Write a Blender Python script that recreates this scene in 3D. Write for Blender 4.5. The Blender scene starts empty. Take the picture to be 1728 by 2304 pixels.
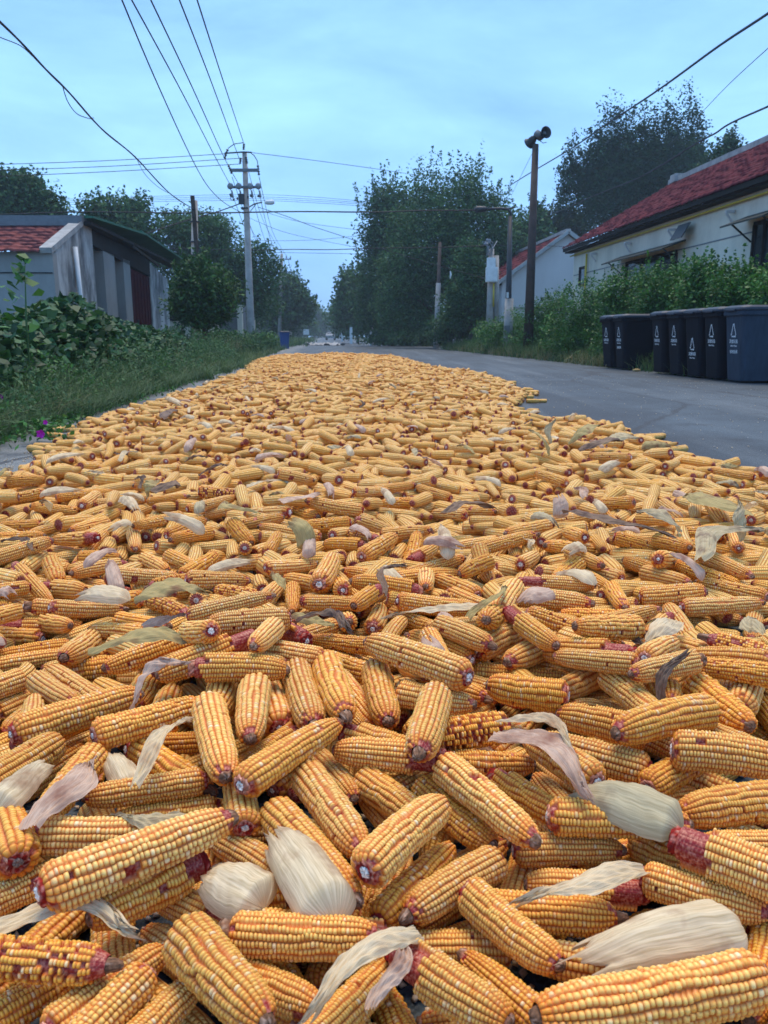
import bpy, math, random
import numpy as np
from mathutils import Vector, Matrix
rad = math.radians
scene = bpy.context.scene
# ------------------------------------------------------------------ camera
F = 1774.0; CX = 864.0; CY = 1152.0; HC = 0.66      # focal length and centre in photo pixels, camera height
TH = math.atan((CY - 757) / F); ct, st = math.cos(TH), math.sin(TH)
cam_d = bpy.data.cameras.new('camera'); cam = bpy.data.objects.new('camera', cam_d)
scene.collection.objects.link(cam); scene.camera = cam
cam.location = (0, 0, HC); cam.rotation_euler = (math.pi / 2 - TH, 0, 0)
cam_d.sensor_fit = 'VERTICAL'; cam_d.sensor_height = 36; cam_d.lens = 36 * F / 2304
cam_d.clip_start = 0.05; cam_d.clip_end = 3000
cam_d.dof.use_dof = True; cam_d.dof.focus_distance = 1.6; cam_d.dof.aperture_fstop = 14
# ------------------------------------------------------------------ light
SUN_EL = rad(72); SUN_AZ = rad(0)
world = bpy.data.worlds.new('World'); scene.world = world; world.use_nodes = True
nt = world.node_tree; nt.nodes.clear()
def N(nt, t, **k):
    n = nt.nodes.new(t)
    for a, b in k.items(): setattr(n, a, b)
    return n
wo = N(nt, 'ShaderNodeOutputWorld'); bg = N(nt, 'ShaderNodeBackground'); bg.inputs[1].default_value = 0.1
sky = N(nt, 'ShaderNodeTexSky'); sky.sky_type = 'NISHITA'; sky.sun_disc = False
sky.sun_elevation = SUN_EL; sky.sun_rotation = SUN_AZ; sky.dust_density = 3
tc = N(nt, 'ShaderNodeTexCoord'); mp = N(nt, 'ShaderNodeMapping'); mp.inputs['Scale'].default_value = (1, 1.4, 3.6); mp.inputs['Rotation'].default_value = (0.25, 0.2, 0.5)
nz = N(nt, 'ShaderNodeTexNoise'); nz.inputs['Scale'].default_value = 2.1; nz.inputs['Detail'].default_value = 7; nz.inputs['Roughness'].default_value = 0.6; nz.inputs['Distortion'].default_value = .35
cr = N(nt, 'ShaderNodeValToRGB'); e = cr.color_ramp.elements
e[0].position = .36; e[0].color = (1.35, 3.15, 6.7, 1); e[1].position = .68; e[1].color = (2.45, 5.0, 8.4, 1)
sep = N(nt, 'ShaderNodeSeparateXYZ'); mr = N(nt, 'ShaderNodeMapRange'); mr.inputs[1].default_value = 0; mr.inputs[2].default_value = .7; mr.inputs[3].default_value = 1.0; mr.inputs[4].default_value = .72
mul = N(nt, 'ShaderNodeVectorMath', operation='SCALE')
mix = N(nt, 'ShaderNodeMix', data_type='RGBA'); mix.inputs[0].default_value = .12
L = nt.links.new
L(tc.outputs['Generated'], mp.inputs[0]); L(mp.outputs[0], nz.inputs[0]); L(nz.outputs[0], cr.inputs[0])
L(tc.outputs['Generated'], sep.inputs[0]); L(sep.outputs[2], mr.inputs[0]); L(cr.outputs[0], mul.inputs[0]); L(mr.outputs[0], mul.inputs['Scale'])
L(mul.outputs[0], mix.inputs[6]); L(sky.outputs[0], mix.inputs[7]); L(mix.outputs[2], bg.inputs[0]); L(bg.outputs[0], wo.inputs[0])
sd = bpy.data.lights.new('sun', 'SUN'); sd.energy = 1.5; sd.angle = rad(35); sd.color = (1, .83, .62)
so = bpy.data.objects.new('sun', sd); scene.collection.objects.link(so); so.rotation_euler = (-(math.pi / 2 - SUN_EL), 0, 0)
so.location = (0, 20, 40)
scene.view_settings.view_transform = 'Standard'; scene.view_settings.look = 'None'
scene.view_settings.gamma = 1; scene.view_settings.exposure = 1.18
scene.cycles.use_denoising = True; scene.cycles.max_bounces = 6; scene.cycles.volume_bounces = 0
scene.cycles.transparent_max_bounces = 6
# ------------------------------------------------------------------ helpers
def ray(u, v):
    a = (u - CX) / F; b = (CY - v) / F
    return np.array([a, ct + b * st, -st + b * ct])
def W(u, v, D):                      # the world point seen at photo pixel (u, v), D metres ahead
    d = ray(u, v); return np.array([0, 0, HC]) + d * (D / d[1])
def G(u, v, z=0.0):                  # same, on the level z
    d = ray(u, v); return np.array([0, 0, HC]) + d * ((z - HC) / d[2])
def proj(p):
    y, z = p[1], p[2] - HC; zc = y * ct - z * st
    return CX + F * p[0] / zc, CY - F * (y * st + z * ct) / zc
def RW(X, D, z=0.0): return np.array([X - .0727 * D, D, z])   # along the road
ROADA = math.atan(.0727)             # the road runs this much left of +Y
col = scene.collection
def tag(o, label=None, cat=None, group=None, kind=None):
    if label: o['label'] = label
    if cat: o['category'] = cat
    if group: o['group'] = group
    if kind: o['kind'] = kind
    return o
def empty(name, loc, rz=0):
    o = bpy.data.objects.new(name, None); col.objects.link(o); o.location = tuple(loc); o.rotation_euler = (0, 0, rz)
    o.empty_display_size = .1
    return o
def npmesh(name, V, Fq, mat, parent=None, smooth=False, attrs=None, uv=None, loc=None):
    V = np.ascontiguousarray(V, dtype=np.float32); Fq = np.ascontiguousarray(Fq, dtype=np.int32)
    me = bpy.data.meshes.new(name); k = Fq.shape[1]
    me.vertices.add(len(V)); me.vertices.foreach_set('co', V.ravel())
    me.loops.add(Fq.size); me.loops.foreach_set('vertex_index', Fq.ravel())
    me.polygons.add(len(Fq)); me.polygons.foreach_set('loop_start', np.arange(0, Fq.size, k, dtype=np.int32))
    if smooth: me.polygons.foreach_set('use_smooth', np.ones(len(Fq), dtype=bool))
    for an, av in (attrs or {}).items():
        at = me.attributes.new(an, 'FLOAT_COLOR', 'POINT'); at.data.foreach_set('color', np.ascontiguousarray(av, dtype=np.float32).ravel())
    if uv is not None:
        ul = me.uv_layers.new(name='UVMap'); ul.data.foreach_set('uv', np.ascontiguousarray(uv[Fq.ravel()], dtype=np.float32).ravel())
    me.update(calc_edges=True)
    for m in (mat if isinstance(mat, list) else [mat]): me.materials.append(m)
    o = bpy.data.objects.new(name, me); col.objects.link(o)
    if parent is not None: o.parent = parent
    if loc is not None: o.location = tuple(loc)
    return o
class MB:
    def __init__(s): s.v = []; s.f = []
    def add(s, vs, fs):
        n = len(s.v); s.v += [tuple(map(float, x)) for x in vs]; s.f += [tuple(i + n for i in f) for f in fs]; return s
    def box(s, c, d, M=None):
        c = np.array(c, float); d = np.array(d, float) / 2
        vs = [np.array([x, y, z]) * d + c for x in (-1, 1) for y in (-1, 1) for z in (-1, 1)]
        if M is not None: vs = [M @ x for x in vs]
        return s.add(vs, [(0, 1, 3, 2), (4, 6, 7, 5), (0, 4, 5, 1), (2, 3, 7, 6), (0, 2, 6, 4), (1, 5, 7, 3)])
    def frame(s, p, q, up=(0, 0, 1)):
        d = np.array(q, float) - np.array(p, float); L = np.linalg.norm(d); d = d / max(L, 1e-9)
        u = np.array(up, float)
        if abs(d @ u) > .98: u = np.array([1., 0, 0])
        a = np.cross(d, u); a /= np.linalg.norm(a); b = np.cross(a, d); return d, a, b, L
    def bar(s, p, q, w, h):
        d, a, b, L = s.frame(p, q); p = np.array(p, float); q = np.array(q, float)
        vs = [e + a * x * w / 2 + b * y * h / 2 for e in (p, q) for x, y in ((-1, -1), (1, -1), (1, 1), (-1, 1))]
        return s.add(vs, [(3, 2, 1, 0), (4, 5, 6, 7), (0, 1, 5, 4), (1, 2, 6, 5), (2, 3, 7, 6), (3, 0, 4, 7)])
    def tube(s, pts, r, n=6, caps=True):
        pts = [np.array(p, float) for p in pts]; rs = r if hasattr(r, '__len__') else [r] * len(pts)
        base = len(s.v); vs = []; fs = []; prev = None
        for i, p in enumerate(pts):
            q0 = pts[max(i - 1, 0)]; q1 = pts[min(i + 1, len(pts) - 1)]
            d, a, b, L = s.frame(q0, q1)
            if prev is not None:
                a2 = prev - d * (prev @ d)
                if np.linalg.norm(a2) > 1e-6: a = a2 / np.linalg.norm(a2); b = np.cross(a, d)
            prev = a
            for k in range(n):
                t = 2 * math.pi * k / n; vs.append(p + (a * math.cos(t) + b * math.sin(t)) * rs[i])
        for i in range(len(pts) - 1):
            for k in range(n):
                fs.append((i * n + k, i * n + (k + 1) % n, (i + 1) * n + (k + 1) % n, (i + 1) * n + k))
        if caps: fs.append(tuple(range(n - 1, -1, -1))); m = (len(pts) - 1) * n; fs.append(tuple(m + k for k in range(n)))
        return s.add(vs, fs)
    def lathe(s, prof, c=(0, 0, 0), n=12, axis=None):
        # prof: list of (r, z); axis: optional 3x3
        M = np.eye(3) if axis is None else axis; c = np.array(c, float); vs = []; fs = []
        for r, z in prof:
            for k in range(n):
                t = 2 * math.pi * k / n; vs.append(M @ np.array([r * math.cos(t), r * math.sin(t), z]) + c)
        for i in range(len(prof) - 1):
            for k in range(n): fs.append((i * n + k, i * n + (k + 1) % n, (i + 1) * n + (k + 1) % n, (i + 1) * n + k))
        fs.append(tuple(range(n - 1, -1, -1))); m = (len(prof) - 1) * n; fs.append(tuple(m + k for k in range(n)))
        return s.add(vs, fs)
    def build(s, name, mat, parent=None, smooth=False, bevel=0, loc=None):
        me = bpy.data.meshes.new(name)
        off = np.array(loc if loc is not None else (0, 0, 0), float)
        me.from_pydata([tuple(np.array(v) - off) for v in s.v], [], s.f); me.update()
        for m in (mat if isinstance(mat, list) else [mat]): me.materials.append(m)
        if smooth:
            for p in me.polygons: p.use_smooth = True
        o = bpy.data.objects.new(name, me); col.objects.link(o)
        if parent is not None: o.parent = parent
        if loc is not None: o.location = tuple(off)
        if bevel:
            b = o.modifiers.new('bevel', 'BEVEL'); b.width = bevel; b.segments = 2; b.limit_method = 'ANGLE'
        return o
# ------------------------------------------------------------------ materials
def mat(name, base=(.5, .5, .5), rough=.7, spec=.4, var=0, vscale=5, vcol=None, bump=0, bscale=30, metal=0, stretch=None):
    m = bpy.data.materials.new(name); m.use_nodes = True; nt = m.node_tree; b = nt.nodes['Principled BSDF']
    b.inputs['Roughness'].default_value = rough; b.inputs['Specular IOR Level'].default_value = spec; b.inputs['Metallic'].default_value = metal
    b.inputs['Base Color'].default_value = (*base, 1)
    tc = N(nt, 'ShaderNodeTexCoord'); src = tc.outputs['Object']
    if stretch:
        mp = N(nt, 'ShaderNodeMapping'); mp.inputs['Scale'].default_value = stretch; nt.links.new(src, mp.inputs[0]); src = mp.outputs[0]
    if var:
        n = N(nt, 'ShaderNodeTexNoise'); n.inputs['Scale'].default_value = vscale; n.inputs['Detail'].default_value = 6; n.inputs['Roughness'].default_value = .65
        nt.links.new(src, n.inputs[0])
        r = N(nt, 'ShaderNodeValToRGB'); c2 = vcol or tuple(x * (1 - var) for x in base)
        r.color_ramp.elements[0].position = .32; r.color_ramp.elements[0].color = (*c2, 1)
        r.color_ramp.elements[1].position = .68; r.color_ramp.elements[1].color = (*base, 1)
        nt.links.new(n.outputs[0], r.inputs[0]); nt.links.new(r.outputs[0], b.inputs['Base Color'])
    if bump:
        n = N(nt, 'ShaderNodeTexNoise'); n.inputs['Scale'].default_value = bscale; n.inputs['Detail'].default_value = 5
        nt.links.new(src, n.inputs[0]); bp = N(nt, 'ShaderNodeBump'); bp.inputs['Strength'].default_value = bump; bp.inputs['Distance'].default_value = .02
        nt.links.new(n.outputs[0], bp.inputs['Height']); nt.links.new(bp.outputs[0], b.inputs['Normal'])
    return m
def attr(nt, name='tone'):
    a = N(nt, 'ShaderNodeAttribute'); a.attribute_name = name; return a
def leafmat(name, dark, light, trans=.25, rough=.55):
    m = bpy.data.materials.new(name); m.use_nodes = True; nt = m.node_tree; b = nt.nodes['Principled BSDF']; L = nt.links.new
    a = attr(nt); r = N(nt, 'ShaderNodeValToRGB'); r.color_ramp.elements[0].color = (*dark, 1); r.color_ramp.elements[1].color = (*light, 1)
    s = N(nt, 'ShaderNodeSeparateColor'); L(a.outputs['Color'], s.inputs[0]); L(s.outputs[0], r.inputs[0]); L(r.outputs[0], b.inputs['Base Color'])
    b.inputs['Roughness'].default_value = rough; b.inputs['Specular IOR Level'].default_value = .35
    t = N(nt, 'ShaderNodeBsdfTranslucent'); L(r.outputs[0], t.inputs[0]); mx = N(nt, 'ShaderNodeMixShader'); mx.inputs[0].default_value = trans
    L(b.outputs[0], mx.inputs[1]); L(t.outputs[0], mx.inputs[2]); L(mx.outputs[0], nt.nodes['Material Output'].inputs[0])
    return m
def mathn(nt, op, a, b=None, c=None, clamp=False):
    n = N(nt, 'ShaderNodeMath', operation=op); n.use_clamp = clamp
    for i, x in enumerate((a, b, c)):
        if x is None: continue
        if hasattr(x, 'is_linked'): nt.links.new(x, n.inputs[i])
        else: n.inputs[i].default_value = x
    return n.outputs[0]
def rgbmix(nt, f, a, b):
    n = N(nt, 'ShaderNodeMix', data_type='RGBA')
    if hasattr(f, 'is_linked'): nt.links.new(f, n.inputs[0])
    else: n.inputs[0].default_value = f
    for i, x in ((6, a), (7, b)):
        if hasattr(x, 'is_linked'): nt.links.new(x, n.inputs[i])
        else: n.inputs[i].default_value = (*x, 1)
    return n.outputs[2]
M = {}
M['concrete'] = mat('concrete', (.42, .42, .41), .85, .3, .45, 3, bump=.4, bscale=18)
M['pole'] = mat('pole_concrete', (.40, .38, .35), .85, .3, .4, 2.5, bump=.3, bscale=20)
M['dark_metal'] = mat('dark_metal', (.03, .032, .036), .55, .5, .3, 8)
M['grey_metal'] = mat('grey_metal', (.16, .17, .18), .5, .5, .3, 8)
M['rust_metal'] = mat('rusty_metal', (.085, .06, .05), .75, .3, .5, 3)
M['leaf_bush2'] = leafmat('leaf_round_tree', (.012, .040, .016), (.060, .17, .035), .2, .7)
M['leaf_weed'] = leafmat('leaf_weed', (.018, .060, .024), (.095, .21, .075), .25, .7)
M['porcelain'] = mat('insulator_porcelain', (.06, .05, .05), .35, .5)
M['porcelain_pale'] = mat('insulator_glass', (.22, .24, .26), .35, .5)
M['wire'] = mat('black_wire', (.018, .02, .025), .6, .3)
M['white_box'] = mat('white_enamel', (.75, .76, .74), .5, .4, .2, 6)
M['bark'] = mat('bark', (.09, .07, .055), .9, .2, .5, 6, bump=.6, bscale=12)
M['leaf_tree'] = leafmat('leaf_dark', (.014, .048, .022), (.085, .20, .065), .25, .75)
M['leaf_poplar'] = leafmat('leaf_poplar', (.008, .030, .016), (.042, .115, .042), .18, .8)
M['leaf_bush'] = leafmat('leaf_bush', (.016, .060, .014), (.085, .25, .045), .25)
M['leaf_bean'] = leafmat('leaf_bean', (.014, .050, .022), (.055, .155, .05), .2, .6)
M['grass'] = leafmat('grass_blades', (.020, .060, .020), (.105, .185, .055), .2, .6)
M['grass_dry'] = leafmat('grass_dry', (.10, .13, .05), (.30, .26, .13), .2, .6)
# ------------------------------------------------------------------ ground, road, bank
def gridmesh(name, xs, ys, zf, m, kind='structure', loc=(0, 0, 0)):
    X, Y = np.meshgrid(xs, ys); P = np.stack([X.ravel(), Y.ravel(), zf(X, Y).ravel()], 1); nx, ny = len(xs), len(ys)
    i = np.arange((ny - 1) * nx).reshape(ny - 1, nx)[:, :-1].ravel()
    o = npmesh(name, P, np.stack([i, i + 1, i + nx + 1, i + nx], 1), m, smooth=True); o['kind'] = kind; return o
def road_mat():
    m = bpy.data.materials.new('asphalt'); m.use_nodes = True; nt = m.node_tree; b = nt.nodes['Principled BSDF']; L = nt.links.new
    tc = N(nt, 'ShaderNodeTexCoord')
    big = N(nt, 'ShaderNodeTexNoise'); big.inputs['Scale'].default_value = .55; big.inputs['Detail'].default_value = 8; big.inputs['Roughness'].default_value = .6; big.inputs['Distortion'].default_value = .6
    L(tc.outputs['Object'], big.inputs[0])
    fine = N(nt, 'ShaderNodeTexNoise'); fine.inputs['Scale'].default_value = 90; fine.inputs['Detail'].default_value = 4; L(tc.outputs['Object'], fine.inputs[0])
    vor = N(nt, 'ShaderNodeTexVoronoi'); vor.inputs['Scale'].default_value = 130; L(tc.outputs['Object'], vor.inputs[0])
    r = N(nt, 'ShaderNodeValToRGB'); r.color_ramp.elements[0].position = .38; r.color_ramp.elements[0].color = (.020, .032, .044, 1)
    r.color_ramp.elements[1].position = .66; r.color_ramp.elements[1].color = (.044, .064, .082, 1); L(big.outputs[0], r.inputs[0])
    # older dark strip of asphalt along the middle of the road
    sx = N(nt, 'ShaderNodeSeparateXYZ'); L(tc.outputs['Object'], sx.inputs[0])
    wob = mathn(nt, 'MULTIPLY', mathn(nt, 'SUBTRACT', big.outputs[0], .5), 1.5)
    px = mathn(nt, 'ADD', mathn(nt, 'ADD', sx.outputs[0], mathn(nt, 'MULTIPLY', sx.outputs[1], .0727)), wob)
    strip = mathn(nt, 'SUBTRACT', 1, mathn(nt, 'MULTIPLY', mathn(nt, 'ABSOLUTE', mathn(nt, 'SUBTRACT', px, 2.1)), 1.1), clamp=True)
    strip = mathn(nt, 'SMOOTH_MIN', mathn(nt, 'MULTIPLY', strip, 2.5), 1, .2)
    c = rgbmix(nt, mathn(nt, 'MULTIPLY', strip, .65), r.outputs[0], (.012, .019, .028))
    # pale sealed concrete edge under the left of the heap
    edge = mathn(nt, 'MULTIPLY', mathn(nt, 'SUBTRACT', -1.2, px), 3, clamp=True)
    c = rgbmix(nt, mathn(nt, 'MULTIPLY', edge, .75), c, (.16, .165, .16))
    # cracks
    cv = N(nt, 'ShaderNodeTexVoronoi'); cv.feature = 'DISTANCE_TO_EDGE'; cv.inputs['Scale'].default_value = .45
    mpx = N(nt, 'ShaderNodeMapping'); mpx.inputs['Scale'].default_value = (1.2, .5, 1); wv = N(nt, 'ShaderNodeVectorMath', operation='ADD')
    L(tc.outputs['Object'], wv.inputs[0]); sc = N(nt, 'ShaderNodeVectorMath', operation='SCALE'); sc.inputs['Scale'].default_value = .5; L(big.outputs[1], sc.inputs[0]); L(sc.outputs[0], wv.inputs[1])
    L(wv.outputs[0], mpx.inputs[0]); L(mpx.outputs[0], cv.inputs[0])
    crk = mathn(nt, 'LESS_THAN', cv.outputs[0], .011)
    c = rgbmix(nt, mathn(nt, 'MULTIPLY', crk, .8), c, (.012, .014, .018))
    # worn wheel tracks, pale dust patches and scattered grit
    mw = N(nt, 'ShaderNodeMapping'); mw.inputs['Scale'].default_value = (2.6, .12, 1); mw.inputs['Rotation'].default_value = (0, 0, .0727); L(tc.outputs['Object'], mw.inputs[0]); tr = N(nt, 'ShaderNodeTexNoise'); tr.inputs['Scale'].default_value = 1; tr.inputs['Detail'].default_value = 5; L(mw.outputs[0], tr.inputs[0])
    c = rgbmix(nt, mathn(nt, 'MULTIPLY', mathn(nt, 'SUBTRACT', tr.outputs[0], .5), 3.5, clamp=True), c, (.085, .105, .12))
    pt = N(nt, 'ShaderNodeTexNoise'); pt.inputs['Scale'].default_value = 2.2; pt.inputs['Detail'].default_value = 7; pt.inputs['Roughness'].default_value = .7; L(tc.outputs['Object'], pt.inputs[0])
    c = rgbmix(nt, mathn(nt, 'MULTIPLY', mathn(nt, 'SUBTRACT', .47, pt.outputs[0]), 6, clamp=True), c, (.014, .02, .027))
    gv = N(nt, 'ShaderNodeTexVoronoi'); gv.inputs['Scale'].default_value = 14; L(tc.outputs['Object'], gv.inputs[0]); c = rgbmix(nt, mathn(nt, 'MULTIPLY', mathn(nt, 'LESS_THAN', gv.outputs[0], .07), .6), c, (.2, .19, .16))
    fr = mathn(nt, 'ADD', mathn(nt, 'MULTIPLY', fine.outputs[0], .7), mathn(nt, 'MULTIPLY', vor.outputs[0], .9))
    mulc = N(nt, 'ShaderNodeVectorMath', operation='SCALE'); L(c, mulc.inputs[0]); L(mathn(nt, 'ADD', mathn(nt, 'MULTIPLY', fr, 1.5), -.05), mulc.inputs['Scale'])
    L(mulc.outputs[0], b.inputs['Base Color'])
    bp = N(nt, 'ShaderNodeBump'); bp.inputs['Strength'].default_value = .5; bp.inputs['Distance'].default_value = .006; L(fr, bp.inputs['Height']); L(bp.outputs[0], b.inputs['Normal'])
    b.inputs['Roughness'].default_value = .62; b.inputs['Specular IOR Level'].default_value = .45
    return m
M['asphalt'] = road_mat()
M['dirt'] = mat('grassy_soil', (.060, .075, .035), .95, .2, .6, 1.2, (.035, .04, .022), bump=.5, bscale=6)
g = gridmesh('ground', np.linspace(-400, 400, 60), np.linspace(-20, 1200, 80), lambda X, Y: X * 0 - .05, M['dirt'])
ys = np.concatenate([np.linspace(-6, 60, 80), np.linspace(64, 700, 60)])
def strip_mesh(name, offs, zs, m, y0, y1, ny=60, kind='structure', jit=0, seed=1):
    rg = np.random.default_rng(seed); yy = np.linspace(y0, y1, ny); P = []
    for y in yy:
        for k, (X, z) in enumerate(zip(offs, zs)):
            j = rg.normal(0, jit); P.append(RW(X + j, y, z + (rg.normal(0, jit * .4) if z > .02 else 0)))
    nx = len(offs); i = np.arange((ny - 1) * nx).reshape(ny - 1, nx)[:, :-1].ravel()
    o = npmesh(name, np.array(P), np.stack([i, i + 1, i + nx + 1, i + nx], 1), m, smooth=True); o['kind'] = kind; return o
strip_mesh('road', np.linspace(-2.1, 6.35, 10), np.zeros(10), M['asphalt'], -5, 700, 200)
strip_mesh('side_road', np.linspace(-14, -1.85, 6), [-.004] * 6, M['asphalt'], 42, 52, 8)
strip_mesh('side_road', np.linspace(6.35, 24, 6), [-.004] * 6, M['asphalt'], 46, 54, 8)
strip_mesh('concrete_apron', np.linspace(-5.2, -1.9, 6), [.008] * 6, M['concrete'], 36, 43, 8)
strip_mesh('concrete_apron', np.linspace(6.1, 9, 6), [.008] * 6, M['concrete'], 41, 47, 8)
strip_mesh('embankment', [6.3, 6.7, 7.3, 8.2, 9.5, 12, 20, 60], [-.03, .06, .3, .6, .75, .8, .8, .8], M['dirt'], 6, 41, 60, jit=.05, seed=3)
strip_mesh('verge', [-60, -10, -4, -2.6, -2.15, -1.96], [.02, .03, .05, .05, .03, -.03], M['dirt'], 1.5, 41, 60, jit=.03, seed=4)
# ------------------------------------------------------------------ vegetation generators
def leaves(P, size, rg, up=.4, tone=None, long=1.6, droop=0, shape='diamond'):
    n = len(P); nrm = rg.normal(0, 1, (n, 3)); nrm[:, 2] = np.abs(nrm[:, 2]) + up; nrm /= np.linalg.norm(nrm, axis=1)[:, None]
    d = rg.normal(0, 1, (n, 3)); d[:, 2] -= droop; d -= nrm * (d * nrm).sum(1)[:, None]; d /= np.linalg.norm(d, axis=1)[:, None]; e = np.cross(nrm, d)
    s = size * rg.uniform(.6, 1.4, n)[:, None]; w = s / long
    if shape == 'diamond':
        V = np.stack([P - d * s * .5, P + e * w * .5, P + d * s * .5, P - e * w * .5], 1); k = 4
    else:                                                  # broad leaf, folded along its rib
        V = np.stack([P - d * s * .5, P - d * s * .15 + e * w * .55 + nrm * s * .08, P + d * s * .6, P - d * s * .15 - e * w * .55 + nrm * s * .08], 1); k = 4
    if tone is None: tone = rg.uniform(0, 1, n)
    T = np.repeat(np.clip(tone, 0, 1), k); T = np.stack([T, T, T, np.ones_like(T)], 1)
    return V.reshape(-1, 3), np.arange(n * k).reshape(n, k), T
def clumps(lobes, n, spread, rg, shell=2.4, per=16):
    vol = np.array([l[3] * l[4] * l[5] for l in lobes]); vol = vol ** .75; cnt = np.maximum((vol / vol.sum() * n / per).astype(int), 3); out = []; tn = []
    for l, c in zip(lobes, cnt):
        d = rg.normal(0, 1, (c, 3)); d /= np.linalg.norm(d, axis=1)[:, None]; r = rg.uniform(0, 1, c) ** (1 / shell)
        # uneven lobe outline
        ph = rg.uniform(0, 6.28, 6); wob = 1 + .16 * np.sin(3 * np.arctan2(d[:, 1], d[:, 0]) + ph[0]) + .14 * np.sin(5 * d[:, 2] + ph[1] + 2 * d[:, 0]) + .1 * np.sin(9 * d[:, 0] + ph[2])
        cc = np.array(l[:3]) + d * (r * wob)[:, None] * np.array(l[3:6])
        t = rg.uniform(0, 1, c)
        P = np.repeat(cc, per, 0) + rg.normal(0, 1, (c * per, 3)) * spread * np.array([1, 1, .75]); out.append(P); tn.append(np.repeat(t, per))
    return np.concatenate(out), np.concatenate(tn)
def sprigs(lobes, count, length, spread, rg, per=26, lean=.28):
    out = []; tn = []
    for q in range(count):
        l = lobes[rg.integers(len(lobes))]; d = rg.normal(0, 1, 3); d[2] = abs(d[2]) + .5; d /= np.linalg.norm(d)
        b = np.array(l[:3]) + d * np.array(l[3:6]) * .85; v = np.array([d[0] * lean * 1.6, d[1] * lean, 1.0]); v /= np.linalg.norm(v)
        Ln = length * rg.uniform(.5, 1.3); t = rg.uniform(0, 1, per)[:, None]
        out.append(b + v * Ln * t + rg.normal(0, 1, (per, 3)) * spread * (1.15 - t)); tn.append(np.full(per, rg.uniform(.2, 1)))
    return np.concatenate(out), np.concatenate(tn)
def plant(name, label, cat, D, px, n, lsize, spread, m, seed, group=None, spr=None, trunk=None, depth=1.0, base_z=0, long=1.6, per=16, shape='diamond', up=.4, shell=2.4, limbs=True):
    """px: ellipses (u, v, ru, rv) in photo pixels of the silhouette at distance D -> real lobes with depth"""
    rg = np.random.default_rng(seed); lobes = []
    for (u, v, ru, rv) in px:
        c = W(u, v, D); rx = ru / F * D; rz = rv / F * D; c[1] += rg.uniform(-.45, .45) * depth * rx
        lobes.append((*c, rx, max(rx * depth * .9, .1), rz))
    cx = np.mean([l[0] for l in lobes]); base = np.array([cx if trunk is None else W(trunk, 760, D)[0], D, base_z])
    o = empty(name, base); tag(o, label, cat, group)
    P, t = clumps(lobes, n, spread, rg, shell, per)
    if spr: P2, t2 = sprigs(lobes, spr[0], spr[1], spr[2], rg); P = np.concatenate([P, P2]); t = np.concatenate([t, t2])
    t = np.clip(t * .65 + rg.uniform(0, .35, len(t)), 0, 1)
    V, Fq, T = leaves(P, lsize, rg, up, t, long, shape=shape); k = V[:, 2].reshape(-1, 4).min(1) > base_z
    Fq = Fq[k]; V = V - base
    npmesh('crown' if trunk is not None else 'foliage', V, Fq, m, o, attrs={'tone': T})
    top = max(l[2] for l in lobes)
    mb = MB(); r0 = max(.06, (top - base_z) * .022) if trunk is not None else .02
    mid = np.array([np.mean([l[0] for l in lobes]), D, 0]) - base
    zt = (top - base_z) * .8
    mb.tube([(0, 0, -.1), (mid[0] * .2, 0, zt * .35), (mid[0] * .8, 0, zt)], [r0 * 1.25, r0, r0 * .3], 8)
    if limbs:
        for l in lobes[:14]:
            e = np.array(l[:3]) - base; s0 = np.array([e[0] * .15, 0, max(e[2] * .5, .1)]); mb.tube([s0, (s0 + e) / 2 + np.array([0, 0, .1 * e[2]]), e], [r0 * .5, r0 * .35, r0 * .12], 5)
    mb.build('trunk' if trunk is not None else 'stems', M['bark'], o, smooth=True)
    return o
# ------------------------------------------------------------------ trees
plant('elm_tree', 'tall bushy tree with upright twiggy shoots, right of the road behind the box pole', 'tree', 48,
      [(1000, 640, 95, 120), (940, 560, 75, 110), (1040, 520, 80, 120), (975, 450, 55, 80), (1110, 560, 60, 110), (1055, 445, 45, 70), (1120, 485, 38, 62), (900, 660, 60, 90), (1080, 660, 70, 70), (1010, 560, 80, 100), (1135, 640, 40, 60)],
      60000, .155, .28, M['leaf_tree'], 1, 'trees along the right side of the road', (110, 1.3, .14), 1010)
plant('elm_tree', 'broad dark tree overhanging the right road edge, its left side against the sky', 'tree', 58,
      [(880, 620, 60, 130), (850, 540, 40, 90), (910, 500, 50, 80), (870, 470, 32, 50), (930, 690, 70, 80), (850, 690, 50, 70)],
      40000, .21, .36, M['leaf_tree'], 2, 'trees along the right side of the road', (60, 1.9, .16), 880)
plant('roadside_tree', 'smaller pale-edged tree leaning towards the road vanishing point from the right', 'tree', 80,
      [(800, 690, 40, 60), (785, 650, 26, 42), (820, 640, 30, 50), (775, 710, 24, 42), (830, 700, 40, 60)],
      12000, .34, .42, M['leaf_tree'], 3, 'trees along the right side of the road', (30, 1.6, .2), 805)
plant('roadside_tree', 'hazy low tree nearest the vanishing point on the right of the road', 'tree', 130,
      [(765, 720, 22, 34), (780, 700, 22, 40)], 5000, .5, .6, M['leaf_tree'], 4, 'trees along the right side of the road', None, 772)
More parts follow.
